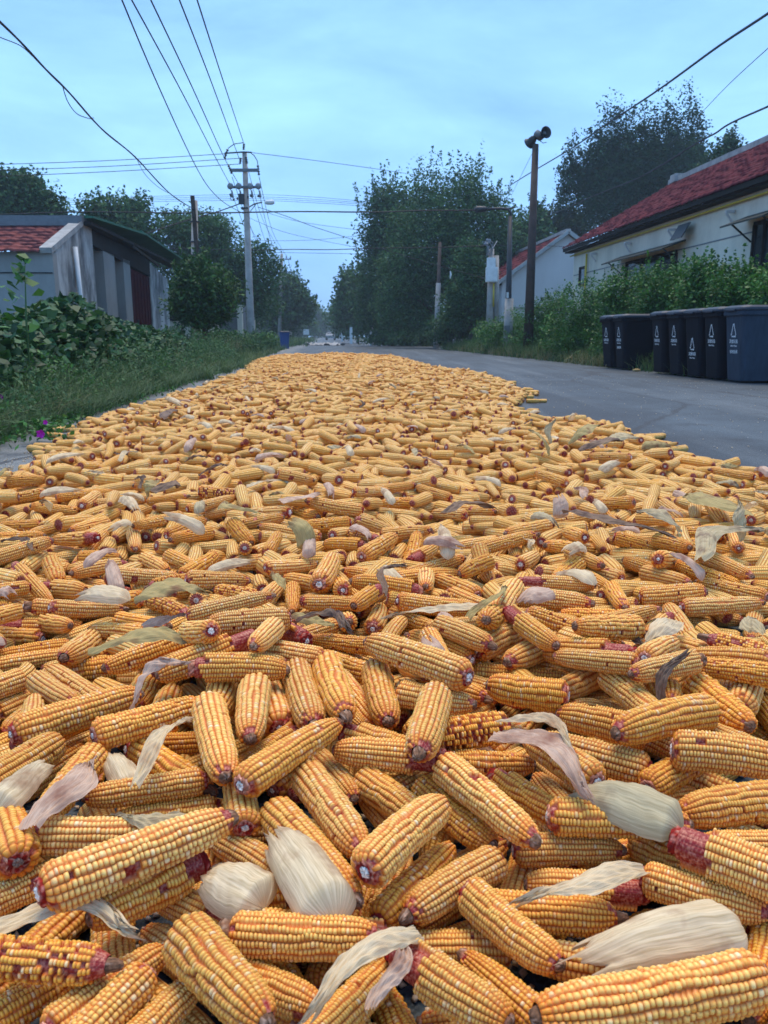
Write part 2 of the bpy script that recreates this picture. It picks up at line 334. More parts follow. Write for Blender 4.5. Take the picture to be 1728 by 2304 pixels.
plant('poplar_tree', 'huge dark poplar rising behind the red roof on the right', 'tree', 62,
      [(1272, 420, 14, 49), (1287, 374, 12, 66), (1305, 412, 18, 67), (1325, 402, 18, 98), (1342, 397, 18, 113), (1367, 378, 18, 122), (1389, 374, 16, 126), (1412, 386, 20, 124), (1440, 379, 20, 130), (1470, 379, 20, 130), (1494, 366, 16, 134), (1514, 369, 16, 111), (1536, 341, 13, 129), (1558, 347, 13, 123), (1572, 367, 15, 92), (1580, 385, 16, 55), (1350, 425, 40, 95), (1400, 420, 46, 100), (1455, 417, 50, 102), (1510, 402, 46, 87), (1550, 395, 34, 75)],
      90000, .19, .24, M['leaf_poplar'], 5, None, (90, .8, .16), 1440, shell=2.0, per=12)
plant('poplar_tree', 'single small tree top poking above the ridge right of the huge poplar', 'tree', 50,
      [(1630, 350, 22, 40), (1610, 380, 34, 30), (1655, 375, 26, 26)], 6000, .2, .26, M['leaf_poplar'], 6, None, (14, 1, .13), 1630)
plant('background_tree', 'thin gappy tree between speaker pole and huge poplar, above middle roof', 'tree', 66,
      [(1270, 505, 30, 32), (1262, 478, 10, 26), (1225, 505, 18, 34), (1300, 510, 26, 26)], 6000, .26, .3, M['leaf_poplar'], 7, None, (14, 1.4, .16), 1262)
plant('background_tree', 'mid green tree behind the dark lamp post, left of speaker pole', 'tree', 60,
      [(1180, 530, 40, 50), (1150, 560, 40, 60), (1200, 560, 30, 30), (1215, 500, 14, 28)], 8000, .26, .32, M['leaf_tree'], 8, None, (16, 1.4, .16), 1175)
LG = 'trees behind the left house'
plant('background_tree', 'tree at the far left edge rising over the tiled roof', 'tree', 46,
      [(35, 450, 60, 50), (60, 420, 30, 26), (0, 440, 40, 40), (120, 475, 30, 16), (90, 460, 30, 26)], 12000, .22, .3, M['leaf_tree'], 9, LG, (20, .7, .12), 30)
plant('background_tree', 'round topped tree right above the green roof of the left house', 'tree', 48,
      [(250, 500, 65, 50), (225, 475, 36, 28), (300, 470, 30, 28), (310, 530, 50, 40), (340, 570, 40, 30)], 14000, .22, .3, M['leaf_tree'], 10, LG, (16, .7, .12), 260)
plant('background_tree', 'spreading tree with sky gaps between wooden post and main utility pole', 'tree', 50,
      [(440, 540, 75, 55), (400, 510, 40, 34), (480, 520, 50, 38), (520, 590, 60, 50), (570, 620, 50, 50), (560, 680, 60, 60), (480, 660, 80, 70), (590, 560, 22, 14), (610, 600, 26, 30), (395, 600, 40, 50)], 40000, .17, .28, M['leaf_tree'], 11, LG, (16, .6, .12), 500)
plant('background_tree', 'dark tree with outward-leaning shoots behind the second utility pole', 'tree', 84,
      [(640, 680, 50, 50), (670, 700, 36, 40), (615, 700, 40, 50), (690, 690, 22, 22), (655, 650, 28, 26)], 12000, .34, .4, M['leaf_tree'], 12, LG, (26, 1.6, .2), 640)
plant('background_tree', 'bluish hazy tree at the road end, left of the vanishing point', 'tree', 210,
      [(705, 722, 15, 28), (718, 730, 14, 26)], 3000, .8, .9, M['leaf_tree'], 13, 'far trees at the end of the road', None, 708)
plant('background_tree', 'bluish hazy tree closing the road right at the vanishing point', 'tree', 330,
      [(735, 728, 22, 26), (752, 726, 16, 28), (720, 738, 18, 18)], 3500, 1.2, 1.3, M['leaf_tree'], 14, 'far trees at the end of the road', None, 738)
FT = 'far trees at the end of the road'
plant('background_tree', 'low hazy tree clump right of the distant pole, by the left road edge', 'tree', 150, [(690, 738, 20, 16), (672, 742, 20, 14), (655, 745, 20, 12)], 5000, .5, .6, M['leaf_tree'], 16, FT, None, 680, shell=1.6)
plant('background_tree', 'low hazy tree clump seen under the trees behind the blue bin', 'tree', 160, [(600, 735, 40, 24), (560, 735, 40, 26), (520, 738, 40, 24), (630, 742, 24, 16)], 9000, .6, .7, M['leaf_tree'], 17, FT, None, 590, shell=1.6)
plant('background_tree', 'low hazy tree clump right of the vanishing point under the roadside trees', 'tree', 170, [(800, 735, 30, 22), (850, 735, 40, 24), (910, 735, 40, 24), (970, 735, 40, 24)], 9000, .6, .7, M['leaf_tree'], 18, FT, None, 850, shell=1.6)
plant('background_tree', 'low hazy tree clump behind the outbuilding at the left', 'tree', 120, [(380, 725, 60, 34), (460, 730, 50, 30)], 8000, .5, .6, M['leaf_tree'], 19, FT, None, 410, shell=1.6)
rb = plant('round_tree', 'compact round dark green tree in front of the wooden post', 'tree', 24,
      [(455, 660, 62, 58), (440, 630, 40, 30), (485, 690, 44, 40), (430, 690, 44, 40), (460, 710, 50, 30)], 16000, .13, .15, M['leaf_bush2'], 15, None, (90, .55, .05), 462, long=2.4)
BG = 'shrubs on the bank behind the bins'
plant('roadside_tree', 'dark lower tree filling in between the whitewashed pole and the meter box pole', 'tree', 40, [(1062, 650, 36, 66), (1085, 690, 26, 50), (1035, 690, 34, 50), (1055, 590, 24, 40)], 14000, .13, .2, M['leaf_tree'], 20, None, (30, .8, .08), 1060)
hb = [('leafy bush at the foot of the dark lamp post', 31, [(1160, 735, 50, 30), (1110, 745, 50, 24)], 6),
      ('bright green bush below the speaker pole', 27, [(1220, 715, 60, 42), (1250, 690, 40, 34)], 14),
      ('bright green bush under the small wall window, left of the bins', 22.5, [(1310, 700, 60, 60), (1280, 730, 60, 50), (1345, 670, 40, 36)], 22),
      ('tall mid green bush behind the leftmost bins', 19.5, [(1400, 690, 62, 66), (1380, 650, 34, 36), (1440, 650, 40, 40)], 24),
      ('tall bush under the wide awning behind the middle bins', 17.5, [(1490, 670, 60, 62), (1520, 640, 40, 40), (1460, 640, 24, 34)], 26),
      ('tallest leafy bush with pale shoots behind the right hand bins', 16, [(1580, 660, 60, 60), (1565, 615, 28, 34), (1610, 640, 40, 40)], 30),
      ('dark bush with upright flower spikes near the right picture edge', 14.8, [(1660, 655, 56, 50), (1700, 650, 46, 44)], 30),
      ('dark bush cut by the right edge beside the nearest bin', 12.8, [(1740, 690, 40, 80), (1760, 720, 60, 80)], 14)]
for k, (lb, D, px, ns) in enumerate(hb):
    plant('shrub', lb, 'shrub', D, px + [(u + 8, v + 60, ru * 1.1, rv) for (u, v, ru, rv) in px], 13000, .065, .09, M['leaf_bush'], 30 + k, BG, (ns, .34, .03), None, 1.1, .3 if D < 30 else 0)
plant('shrub', 'dark rounded bush beside the white painted pole', 'shrub', 42, [(1040, 720, 45, 36), (1075, 735, 40, 30), (1010, 740, 40, 30)], 8000, .15, .16, M['leaf_tree'], 40, None, (14, .5, .07), None)
plant('shrub', 'low weedy bush at the foot of the main utility pole', 'shrub', 33, [(520, 765, 40, 22), (480, 770, 50, 28), (560, 775, 18, 10)], 5000, .1, .12, M['leaf_bush'], 41, None, None, None)
plant('shrub', 'low bush left of the blue bin', 'shrub', 44, [(600, 770, 24, 16), (585, 765, 20, 14)], 2500, .14, .14, M['leaf_bush'], 42, None, None, None)
plant('shrub', 'low undergrowth along the right road edge beneath the broad tree', 'shrub', 56, [(870, 765, 40, 14), (920, 765, 50, 18), (970, 765, 50, 18), (1010, 765, 40, 18)], 8000, .2, .22, M['leaf_tree'], 43, None, None, None)
# bean patch (a mass of leaves nobody could count)
rg = np.random.default_rng(50)
n = 34000; X = -2.4 - rg.uniform(0, 1, n) ** 1.2 * 4.2; D = rg.uniform(3.9, 16.5, n)
hump = .78 + .16 * np.sin(D * 1.7 + X) + .12 * np.sin(D * .8 - X * 2.1)
top = np.clip((-2.3 - X) * 1.5, 0.15, 1) * hump * 1.06 * np.where(D > 13, .95, 1.05)
z = top * rg.uniform(0, 1, n) ** .35
P = np.stack([X - .0727 * D, D, z], 1)
V, Fq, T = leaves(P, .10, rg, .7, rg.uniform(0, 1, n) ** 1.4, 1.15, .3, 'broad')
tag(npmesh('bean_leaves', V, Fq, M['leaf_bean'], attrs={'tone': T}), 'dense mass of broad bean leaves in front of the left house', 'bean plants', kind='stuff')
def blades(P, h, rg, w=.006, lean=.5, seg=3, tone=None):
    n = len(P); a = rg.uniform(0, 6.283, n); d = np.stack([np.cos(a), np.sin(a), np.zeros(n)], 1); s = np.stack([-np.sin(a + .6), np.cos(a + .6), np.zeros(n)], 1)
    hh = h * rg.uniform(.5, 1.3, n)[:, None]; ln = lean * rg.uniform(.2, 1.5, n)[:, None]; V = []
    for k in range(seg + 1):
        t = k / seg; c = P + d * (ln * hh * t ** 1.8) + np.array([0, 0, 1]) * hh * (t - .35 * np.minimum(ln, 1.3) * t ** 2.2); ww = w * (1 - t * .92)
        V += [c - s * ww, c + s * ww]
    V = np.stack(V, 1); nv = 2 * (seg + 1); base = np.arange(n)[:, None] * nv
    Fq = np.concatenate([base + np.array([2 * k, 2 * k + 1, 2 * k + 3, 2 * k + 2]) for k in range(seg)])
    if tone is None: tone = rg.uniform(0, 1, n)
    T = np.repeat(tone, nv); T = np.stack([T, T, T, np.ones_like(T)], 1); return V.reshape(-1, 3), Fq, T
def cat3(parts):
    V = []; Fq = []; T = []; o = 0
    for v, f, t in parts: V.append(v); Fq.append(f + o); T.append(t); o += len(v)
    return np.concatenate(V), np.concatenate(Fq), np.concatenate(T)
def strip_pts(n, X0, X1, D0, D1, rg, tuft=.06, pw=1.0, z=.02):
    nt_ = max(n // 14, 1); X = X0 + (X1 - X0) * rg.uniform(0, 1, nt_) ** pw; D = D0 + (D1 - D0) * rg.uniform(0, 1, nt_)
    c = np.stack([X - .0727 * D, D, np.full(nt_, z)], 1); P = np.repeat(c, 14, 0); P[:, :2] += rg.normal(0, tuft, (len(P), 2)); return P
A = [blades(strip_pts(26000, -2.10, -3.1, 3.0, 7, rg), .20, rg, .0022, 1.2), blades(strip_pts(22000, -1.98, -3.1, 6.5, 13, rg), .22, rg, .0028, 1.2),
     blades(strip_pts(9000, -2.2, -3.8, 3.5, 9, rg), .42, rg, .003, .9), blades(strip_pts(5000, -2.3, -4.6, 8, 18, rg, .04), .55, rg, .0045, 1.1),
     blades(strip_pts(9000, -1.75, -3.6, 12, 24, rg, .05), .26, rg, .006, 1.1),
     blades(strip_pts(9000, -1.95, -9, 20, 41, rg, .10), .34, rg, .012, .9)]
V, Fq, T = cat3(A); tag(npmesh('verge_grass', V, Fq, M['grass'], attrs={'tone': T}), 'wispy green grass along the left edge of the road', 'grass', kind='stuff')
# fine weeds with small leaves between grass and beans
P = strip_pts(34000, -1.98, -3.7, 3.4, 19, rg, .10); P[:, 2] += rg.uniform(0, .46, len(P)) ** 1.0 * (.45 + .55 * (np.sin(P[:, 1] * 2.3) * np.sin(P[:, 0] * 3.1 + P[:, 1]) + 1) / 2) * np.clip((-(P[:, 0] + .0727 * P[:, 1]) - 1.9) * 1.6, .12, 1.3)
V, Fq, T = leaves(P, .042, rg, .3, None, 2.2); tag(npmesh('weeds', V, Fq, M['leaf_bush'], attrs={'tone': T}), 'low leafy weeds mixed into the left verge', 'weeds', kind='stuff')
# leafy weed mounds on the left verge
def mounds(n, X0, X1, D0, D1, h0, h1, nleaf, size, seed, bank=False, sp=.055):
    r_ = np.random.default_rng(seed); lb = []
    for _ in range(n):
        X = r_.uniform(X0, X1); D = r_.uniform(D0, D1); h = r_.uniform(h0, h1) * (1 if bank else np.clip((X0 * 0 - X - 1.75) * 1.3, .3, 1)); b = RW(X, D, 0); zb = float(np.interp(X, [6.3, 6.7, 7.3, 8.2, 9.5], [0, .06, .3, .6, .75])) if bank else 0
        lb.append((b[0], b[1], zb + h * .4, r_.uniform(.18, .4) * (1.4 if bank else 1), r_.uniform(.25, .6), h * .62))
    P, t = clumps(lb, nleaf, sp, r_, 2.2, 10); P2, t2 = sprigs(lb, n * 4, .28, .02, r_, 12, .5); P = np.concatenate([P, P2]); t = np.concatenate([t, t2]); k = P[:, 2] > .01
    V, Fq, T = leaves(P[k], size, r_, .35, np.clip(t[k] * .7 + r_.uniform(0, .3, k.sum()), 0, 1), 2.3); return V, Fq, T
V, Fq, T = cat3([mounds(34, -2.85, -2.25, 4.3, 10, .16, .34, 24000, .04, 5), mounds(80, -4.0, -2.1, 9, 20, .28, .66, 56000, .05, 6), mounds(60, -8, -2.3, 19, 35, .4, .95, 34000, .09, 7)])
tag(npmesh('weeds', V, Fq, M['leaf_weed'], attrs={'tone': T}), 'leafy weed mounds rising from the left verge beside the corn', 'weeds', kind='stuff')
V, Fq, T = cat3([mounds(60, 6.6, 8.2, 12.5, 22, .25, .6, 26000, .065, 8, True), mounds(60, 6.5, 8.6, 20, 38, .3, .8, 26000, .09, 9, True)])
tag(npmesh('weeds', V, Fq, M['leaf_bush'], attrs={'tone': T}), 'leafy weeds sloping down the bank behind and left of the bins', 'weeds', kind='stuff')
def bank_z(P):
    X = P[:, 0] + .0727 * P[:, 1]; P[:, 2] = np.interp(X, [6.3, 6.7, 7.3, 8.2, 9.5], [0, .06, .3, .6, .75]); return P
A = [blades(bank_z(strip_pts(14000, 6.25, 8.6, 12, 26, rg, .12)), .33, rg, .008, .7), blades(bank_z(strip_pts(14000, 6.2, 9, 24, 42, rg, .15)), .42, rg, .013, .6),
     blades(strip_pts(6000, 6.5, 9, 54, 120, rg, .4), .6, rg, .03, .6), blades(strip_pts(4000, -1.9, -5, 52, 120, rg, .4), .6, rg, .03, .6)]
V, Fq, T = cat3(A); tag(npmesh('bank_grass', V, Fq, M['grass'], attrs={'tone': T}), 'green grass on the bank along the right road edge', 'grass', kind='stuff')
P = bank_z(strip_pts(9000, 6.2, 7.6, 16, 40, rg, .12)); V, Fq, T = blades(P, .28, rg, .010, .9)
A = [(V, Fq, T), blades(strip_pts(3600, -2.15, -3.1, 3.6, 16, rg, .05), .30, rg, .0022, 1.3), blades(strip_pts(1500, -2.5, -4.5, 9, 30, rg, .05), .7, rg, .004, .5)]; V, Fq, T = cat3(A)
tag(npmesh('dry_grass', V, Fq, M['grass_dry'], attrs={'tone': T}), 'straw coloured dry grass along both road edges', 'grass', kind='stuff')
# tall leafy stalk on the left
o = empty('tall_weed', W(52, 700, 7.2) * np.array([1, 1, 0])); tag(o, 'tall single weed stalk with round leaves in front of the tiled roof', 'plant')
b0 = W(52, 760, 7.2); tp = W(50, 590, 7.2); b0[2] = 0
mb = MB(); mb.tube([(0, 0, 0), (.02, 0, .8), tuple(tp - b0)], [.012, .009, .003], 6); mb.build('stalk', mat('green_stalk', (.06, .13, .04)), o, smooth=True)
rr = np.random.default_rng(4); P = np.array([[rr.normal(0, .03 + .17 * (1 - t)), rr.normal(0, .03 + .12 * (1 - t)), .55 + t * (tp[2] - .5)] for t in np.repeat(np.linspace(0, 1, 22), 3)])
V, Fq, T = leaves(P, .09, rr, .6, None, 1.2, shape='broad'); npmesh('foliage', V, Fq, M['leaf_bush'], o, attrs={'tone': T})
# pink flowers
pm = mat('magenta_petals', (.55, .015, .38), .5, .3)
def flower_plant(u, v, fl, lb):
    b = G(u, v, 0); o = empty('flowering_plant', b); tag(o, lb, 'flower', 'magenta flowers in the left verge'); rr = np.random.default_rng(int(u) + 7)
    P = np.c_[rr.normal(0, .07, 110), rr.normal(.05, .06, 110), rr.uniform(.02, .16, 110)]; V, Fq, T = leaves(P, .035, rr, .5, None, 1.2, shape='broad')
    npmesh('foliage', V, Fq, M['leaf_bush'], o, attrs={'tone': T})
    for (fu, fv, r) in fl:
        c = W(fu, fv, b[1] - .12) - b; r *= 1.25; mb = MB()
        for k in range(5):
            a = 2 * math.pi * k / 5; d = np.array([math.cos(a), -.35 + 0 * a, math.sin(a)]); e = np.array([-math.sin(a), 0, math.cos(a)])
            mb.add([c, c + d * r * .6 + e * r * .45, c + d * r + np.array([0, -.2 * r, 0]), c + d * r * .6 - e * r * .45], [(0, 1, 2, 3)])
        mb.build('blossom', pm, o)
flower_plant(93, 1000, [(93, 976, .024), (103, 950, .014)], 'small plant with magenta blossoms at the verge edge, lower left')
flower_plant(-5, 960, [(2, 893, .02)], 'magenta blossom at the very left edge of the photo')
# ------------------------------------------------------------------ houses
def plaster(name, base, stain, vs=1.2, amount=.5):
    m = bpy.data.materials.new(name); m.use_nodes = True; nt = m.node_tree; b = nt.nodes['Principled BSDF']; L = nt.links.new
    tc = N(nt, 'ShaderNodeTexCoord'); mp = N(nt, 'ShaderNodeMapping'); mp.inputs['Scale'].default_value = (1.1, 1.1, .55); L(tc.outputs['Object'], mp.inputs[0])
    n1 = N(nt, 'ShaderNodeTexNoise'); n1.inputs['Scale'].default_value = vs; n1.inputs['Detail'].default_value = 8; n1.inputs['Roughness'].default_value = .65; L(mp.outputs[0], n1.inputs[0])
    r = N(nt, 'ShaderNodeValToRGB'); r.color_ramp.elements[0].position = .40; r.color_ramp.elements[1].position = .60; L(n1.outputs[0], r.inputs[0])
    n2 = N(nt, 'ShaderNodeTexNoise'); n2.inputs['Scale'].default_value = 14; n2.inputs['Detail'].default_value = 6; L(tc.outputs['Object'], n2.inputs[0])
    c = rgbmix(nt, mathn(nt, 'MULTIPLY', r.outputs[0], amount), base, stain); c2 = rgbmix(nt, mathn(nt, 'MULTIPLY', n2.outputs[0], .25), c, stain)
    L(c2, b.inputs['Base Color']); b.inputs['Roughness'].default_value = .9; b.inputs['Specular IOR Level'].default_value = .2
    bp = N(nt, 'ShaderNodeBump'); bp.inputs['Strength'].default_value = .3; bp.inputs['Distance'].default_value = .01; L(n2.outputs[0], bp.inputs['Height']); L(bp.outputs[0], b.inputs['Normal'])
    return m
M['pl_grey'] = plaster('grey_cement_render', (.34, .33, .31), (.20, .20, .19), 1.0, .5)
M['pl_worn'] = plaster('peeling_whitewash', (.52, .52, .50), (.12, .12, .12), 1.3, .95)
M['pl_white'] = plaster('whitewashed_render', (.72, .66, .54), (.42, .39, .32), .6, .6)
M['pl_beige'] = plaster('pale_render', (.56, .54, .53), (.44, .43, .42), .7, .5)
M['tile_red'] = mat('red_clay_tiles', (.25, .075, .068), .9, .15, .7, 7, (.09, .028, .03), bump=.3)
M['tile_dark'] = mat('crimson_clay_tiles', (.155, .026, .036), .9, .15, .7, 5, (.06, .013, .02), bump=.3)
M['green'] = mat('green_sheet_metal', (.03, .15, .085), .6, .4, .4, 3)
M['door'] = mat('dark_red_door', (.07, .006, .010), .8, .1, .3, 4)
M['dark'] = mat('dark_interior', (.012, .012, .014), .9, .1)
M['timber'] = mat('dark_timber', (.030, .024, .020), .8, .2, .4, 6)
M['yellow'] = mat('yellow_gas_pipe', (.55, .42, .05), .5, .4)
M['pvc'] = mat('white_pvc', (.70, .72, .72), .45, .4, .15, 4)
M['glass'] = mat('window_glass', (.02, .025, .03), .12, .5)
M['awning'] = mat('old_awning', (.035, .045, .04), .7, .3, .4, 5)
def tile_roof(name, p00, p10, p01, p11, courses, cols, m, parent, off):
    """p00-p10 the eaves, p01-p11 the ridge"""
    p00, p10, p01, p11 = [np.array(p, float) for p in (p00, p10, p01, p11)]; nu = cols * 4; nv = courses * 4
    u = np.linspace(0, 1, nu + 1); fv = np.concatenate([(k + np.array([0, .05, .55, .999])) / courses for k in range(courses)] + [np.array([1.0])])
    U, Vv = np.meshgrid(u, fv); nrm = np.cross(p10 - p00, p01 - p00); nrm /= np.linalg.norm(nrm); nrm *= np.sign(nrm[2])
    P = (p00 * (1 - U[..., None]) + p10 * U[..., None]) * (1 - Vv[..., None]) + (p01 * (1 - U[..., None]) + p11 * U[..., None]) * Vv[..., None]
    saw = 1 - (Vv * courses) % 1.0; saw[(Vv * courses) % 1.0 < .04] = 0
    rg = np.random.default_rng(3); jit = rg.uniform(-.012, .012, (courses + 1, cols + 1)); cj = jit[np.minimum((Vv * courses).astype(int), courses), np.minimum((U * cols).astype(int), cols)]
    hgt = .045 * saw + .022 * np.abs(np.sin(U * cols * math.pi)) + cj
    P = P + nrm * hgt[..., None]; sh = P.shape; P = P.reshape(-1, 3) - off; nx = sh[1]
    i = np.arange((sh[0] - 1) * nx).reshape(sh[0] - 1, nx)[:, :-1].ravel()
    return npmesh(name, P, np.stack([i, i + 1, i + nx + 1, i + nx], 1), m, parent)
def poly_slab(mb, pts, t):
    """closed slab from a planar polygon, thickness vector t"""
    n = len(pts); a = [np.array(p, float) for p in pts]; b = [p + np.array(t, float) for p in a]
    mb.add(a + b, [tuple(range(n)), tuple(range(2 * n - 1, n - 1, -1))] + [(i, i + n, (i + 1) % n + n, (i + 1) % n) for i in range(n)]); return mb
dirR = np.array([-.0727, 1, 0]) / math.hypot(.0727, 1); outR = np.array([dirR[1], -dirR[0], 0])   # road direction; unit vector to the right of it
# --- left house. O: its near corner towards the road
O = W(120, 600, 18.0); O[2] = 0; lh = empty('tiled_house', O); tag(lh, 'grey rendered house with red tile roof and dark red door on the left', 'house')
def Q(s, z, n=0): return dirR * s + outR * n + np.array([0, 0, z])        # along the road-side wall, local to O
def sz(u, v, P0):                                                          # photo pixel -> (s, z) on the vertical road-side wall plane through P0
    d = ray(u, v); c = np.array([0, 0, HC]); t = ((P0 - c) @ outR) / (d @ outR); p = c + d * t; return (p - P0) @ dirR, p[2]
mb = MB(); zE = 2.46
mb.box((-3.5, 0.12, zE / 2), (7, .24, zE)); mb.build('front_wall', M['pl_grey'], lh)
# gable with bays: openings are real recesses
a_s, a_z = sz(190, 496, O); e_s, e_z = sz(378, 600, O); ap = (2.45, a_z)
def x_s(u): return sz(u, 650, O)[0]
s215, s240, s262, s279, s296, s340 = [x_s(u) for u in (216, 238, 262, 281, 296, 340)]; s378 = x_s(378)
topz = lambda s: (zE + (ap[1] - .1 - zE) * s / ap[0]) if s < ap[0] else (ap[1] - .1 + (3.35 - ap[1]) * (s - ap[0]) / (s378 - ap[0]))
mb = MB(); poly_slab(mb, [Q(.24, 0), Q(s215, 0), Q(s215, topz(s215)), Q(ap[0], ap[1] - .12), Q(.24, topz(.24))], -outR * .22); mb.build('gable_wall', M['pl_worn'], lh)
mb = MB(); poly_slab(mb, [Q(s215, 2.95), Q(s340, 2.65), Q(s340, topz(s340) - .05), Q(s215, topz(s215) - .02)], -outR * .18); mb.build('lintel', M['timber'], lh)
mb = MB()
for (a, b) in ((s240, s262), (s279, s296)): poly_slab(mb, [Q(a, 0), Q(b, 0), Q(b, 2.9), Q(a, 2.9)], -outR * .3)
poly_slab(mb, [Q(s215 + .02, 0), Q(s240, 0), Q(s240, .85), Q(s215 + .02, .85)], -outR * .2); poly_slab(mb, [Q(s262, 0), Q(s279, 0), Q(s279, .9), Q(s262, .9)], -outR * .2)
mb.build('porch_column', M['pl_grey'], lh)
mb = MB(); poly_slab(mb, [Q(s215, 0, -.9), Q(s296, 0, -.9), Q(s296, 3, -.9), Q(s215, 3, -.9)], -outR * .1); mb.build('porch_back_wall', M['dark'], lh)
mb = MB(); poly_slab(mb, [Q(s296 + .03, .1, -.03), Q(s340 - .06, .1, -.03), Q(s340 - .06, 2.62, -.03), Q(s296 + .03, 2.7, -.03)], -outR * .08)
for q in np.linspace(s296 + .1, s340 - .2, 7): mb.bar(Q(q, .15, -.015), Q(q, 2.6, -.015), .02, .02)
dr = mb.build('door', M['door'], lh)
mb = MB(); mb.box(tuple(Q(s296 + .5, 1.1, .03)), (.04, .04, .16)); mb.build('handle', M['dark_metal'], dr)
mb = MB(); poly_slab(mb, [Q(s340, 0), Q(s378, 0), Q(s378, 2.75), Q(s340, 3.1)], -outR * .24); mb.box(tuple(Q((s340 + s378) / 2 + .5, 1.9, .012)), (.03, .35, .5)); mb.build('shed_wall', M['pl_worn'], lh)
# end wall of the shed and back of the house so it stays solid from the side
mb = MB(); poly_slab(mb, [Q(s378, 0, -.24), Q(s378, 0, -7), Q(s378, 2.75, -7), Q(s378, 2.75, -.24)], -dirR * .2); mb.build('back_wall', M['pl_grey'], lh)
tile_roof('tile_roof', Q(-.18, zE - .02, -.22), Q(-.18, zE - .02, -.22) - np.array([6.9, 0, 0]), Q(2.42, a_z - .16, -.22), Q(2.42, a_z - .16, -.22) - np.array([6.9, 0, 0]), 9, 26, M['tile_red'], lh, 0)
mb = MB(); mb.bar(Q(-.1, zE + .02, -.1), Q(2.45, a_z - .08, -.1), .26, .12); mb.build('verge_coping', M['concrete'], lh)
mb = MB(); mb.bar(Q(2.45, a_z + .0, .05), Q(2.45, a_z + .0, 0) - np.array([7, 0, 0]), .34, .14); mb.bar(Q(2.2, a_z - .14, .02), Q(2.2, a_z - .14, 0) - np.array([7, 0, 0]), .2, .10); mb.build('ridge_board', M['grey_metal'], lh)
mb = MB(); r1 = [Q(2.45, a_z + .03, .28), Q(s340 - 2.2, 3.72, .45), Q(s340 - 2.2, 3.72, -5), Q(2.45, a_z + .03, -5)]; poly_slab(mb, r1, (0, 0, .05))
r2 = [Q(s340 - 2.5, 3.78, .35), Q(s378 + 1.3, 3.45, .6), Q(s378 + 1.3, 3.45, -5), Q(s340 - 2.5, 3.78, -5)]; poly_slab(mb, r2, (0, 0, .05)); mb.build('sheet_roof', M['green'], lh)
mb = MB(); poly_slab(mb, [Q(2.45, a_z - .12, .2), Q(s378 + 1.2, 3.28, .3), Q(s378 + 1.2, 3.28, -.1), Q(2.45, a_z - .12, -.1)], (0, 0, .08)); mb.bar(Q(s279, 3.25, .3), Q(s340, 3.0, .3), .05, .08); mb.build('fascia', M['timber'], lh)
ps, pz = sz(161, 555, O); mb = MB(); mb.tube([Q(ps, pz, .08), Q(ps + .25, 0, .08)], .055, 10); mb.build('drain_pipe', M['pvc'], lh, smooth=True)
mb = MB(); mb.tube([(-7, -.02, 2.05), (-.02, -.02, 2.02)], .012, 5); mb.build('wall_cable', M['wire'], lh)
# small white building behind the round tree
wb = empty('outbuilding', W(400, 700, 34) * np.array([1, 1, 0])); tag(wb, 'small white brick outbuilding just right of the left house', 'shed')
mb = MB(); mb.box((-.2, 1.5, 1.25), (2.6, 3, 2.5)); mb.build('wall', M['pl_white'], wb); mb = MB(); mb.box((-.2, 1.4, 2.56), (3, 3.4, .1)); mb.build('roof', M['green'], wb); mb = MB(); mb.box((-.4, -.01, 1.6), (.8, .05, .6)); mb.build('window', M['dark'], wb)
# grey gate wall
wb = empty('gate_wall', W(525, 740, 37) * np.array([1, 1, 0])); tag(wb, 'grey green gate pillar with white end face left of main pole', 'wall')
mb = MB(); mb.box((-.35, 1.2, 1.05), (1.1, 2.4, 2.1)); mb.build('gate_panel', M['grey_metal'], wb); mb = MB(); mb.box((.33, 0, 1.02), (.22, .3, 2.05)); mb.build('pillar', M['pl_white'], wb)
mb = MB(); mb.box((.6, 1.5, .72), (.32, .2, 1.4)); mb.build('side_wall', M['pl_white'], wb)
# --- right house (long wall parallel to the road)
XH = 9.0; PH = RW(XH, 29.7); rh = empty('long_house', PH); tag(rh, 'long white house with crimson tiled roof behind the bins on the right', 'house')
O2 = PH.copy()
def Q2(s, z, n=0): return -dirR * s - outR * n + np.array([0, 0, z])       # s towards the camera, n outwards to the road
def sz2(u, v, off=0):
    P0 = O2 - outR * off; d = ray(u, v); c = np.array([0, 0, HC]); t = ((P0 - c) @ outR) / (d @ outR); p = c + d * t; return -((p - P0) @ dirR), p[2]
LEN = 21.0; zW = 3.62
w1 = sz2(1308, 620); w1b = sz2(1317, 640)
mb = MB(); poly_slab(mb, [Q2(0, 0), Q2(LEN, 0), Q2(LEN, zW), Q2(0, zW)], outR * .26); mb.build('wall', M['pl_white'], rh)
ridge_s, ridge_z = 0, 6.0; RN = -3.55
for s_ in (.02, LEN - .3):
    mb = MB(); poly_slab(mb, [Q2(s_, 0, -.27), Q2(s_, 0, RN * 2), Q2(s_, zW, RN * 2), Q2(s_, ridge_z - .15, RN), Q2(s_, zW, -.27)], -dirR * .25); mb.build('gable_wall', M['pl_white'], rh)
tile_roof('tile_roof', Q2(-.25, zW + .12, .38), Q2(LEN, zW + .12, .38), Q2(-.25, ridge_z, RN), Q2(LEN, ridge_z, RN), 16, 84, M['tile_dark'], rh, 0)
tile_roof('tile_roof', Q2(-.25, zW + .12, 2 * RN - .38), Q2(LEN, zW + .12, 2 * RN - .38), Q2(-.25, ridge_z, RN), Q2(LEN, ridge_z, RN), 12, 60, M['tile_dark'], rh, 0)
mb = MB(); mb.bar(Q2(-.3, ridge_z + .06, RN), Q2(LEN, ridge_z + .06, RN), .3, .16); mb.box(tuple(Q2(.25, ridge_z + .1, RN)), (.45, .5, .26)); mb.build('ridge_tiles', M['concrete'], rh)
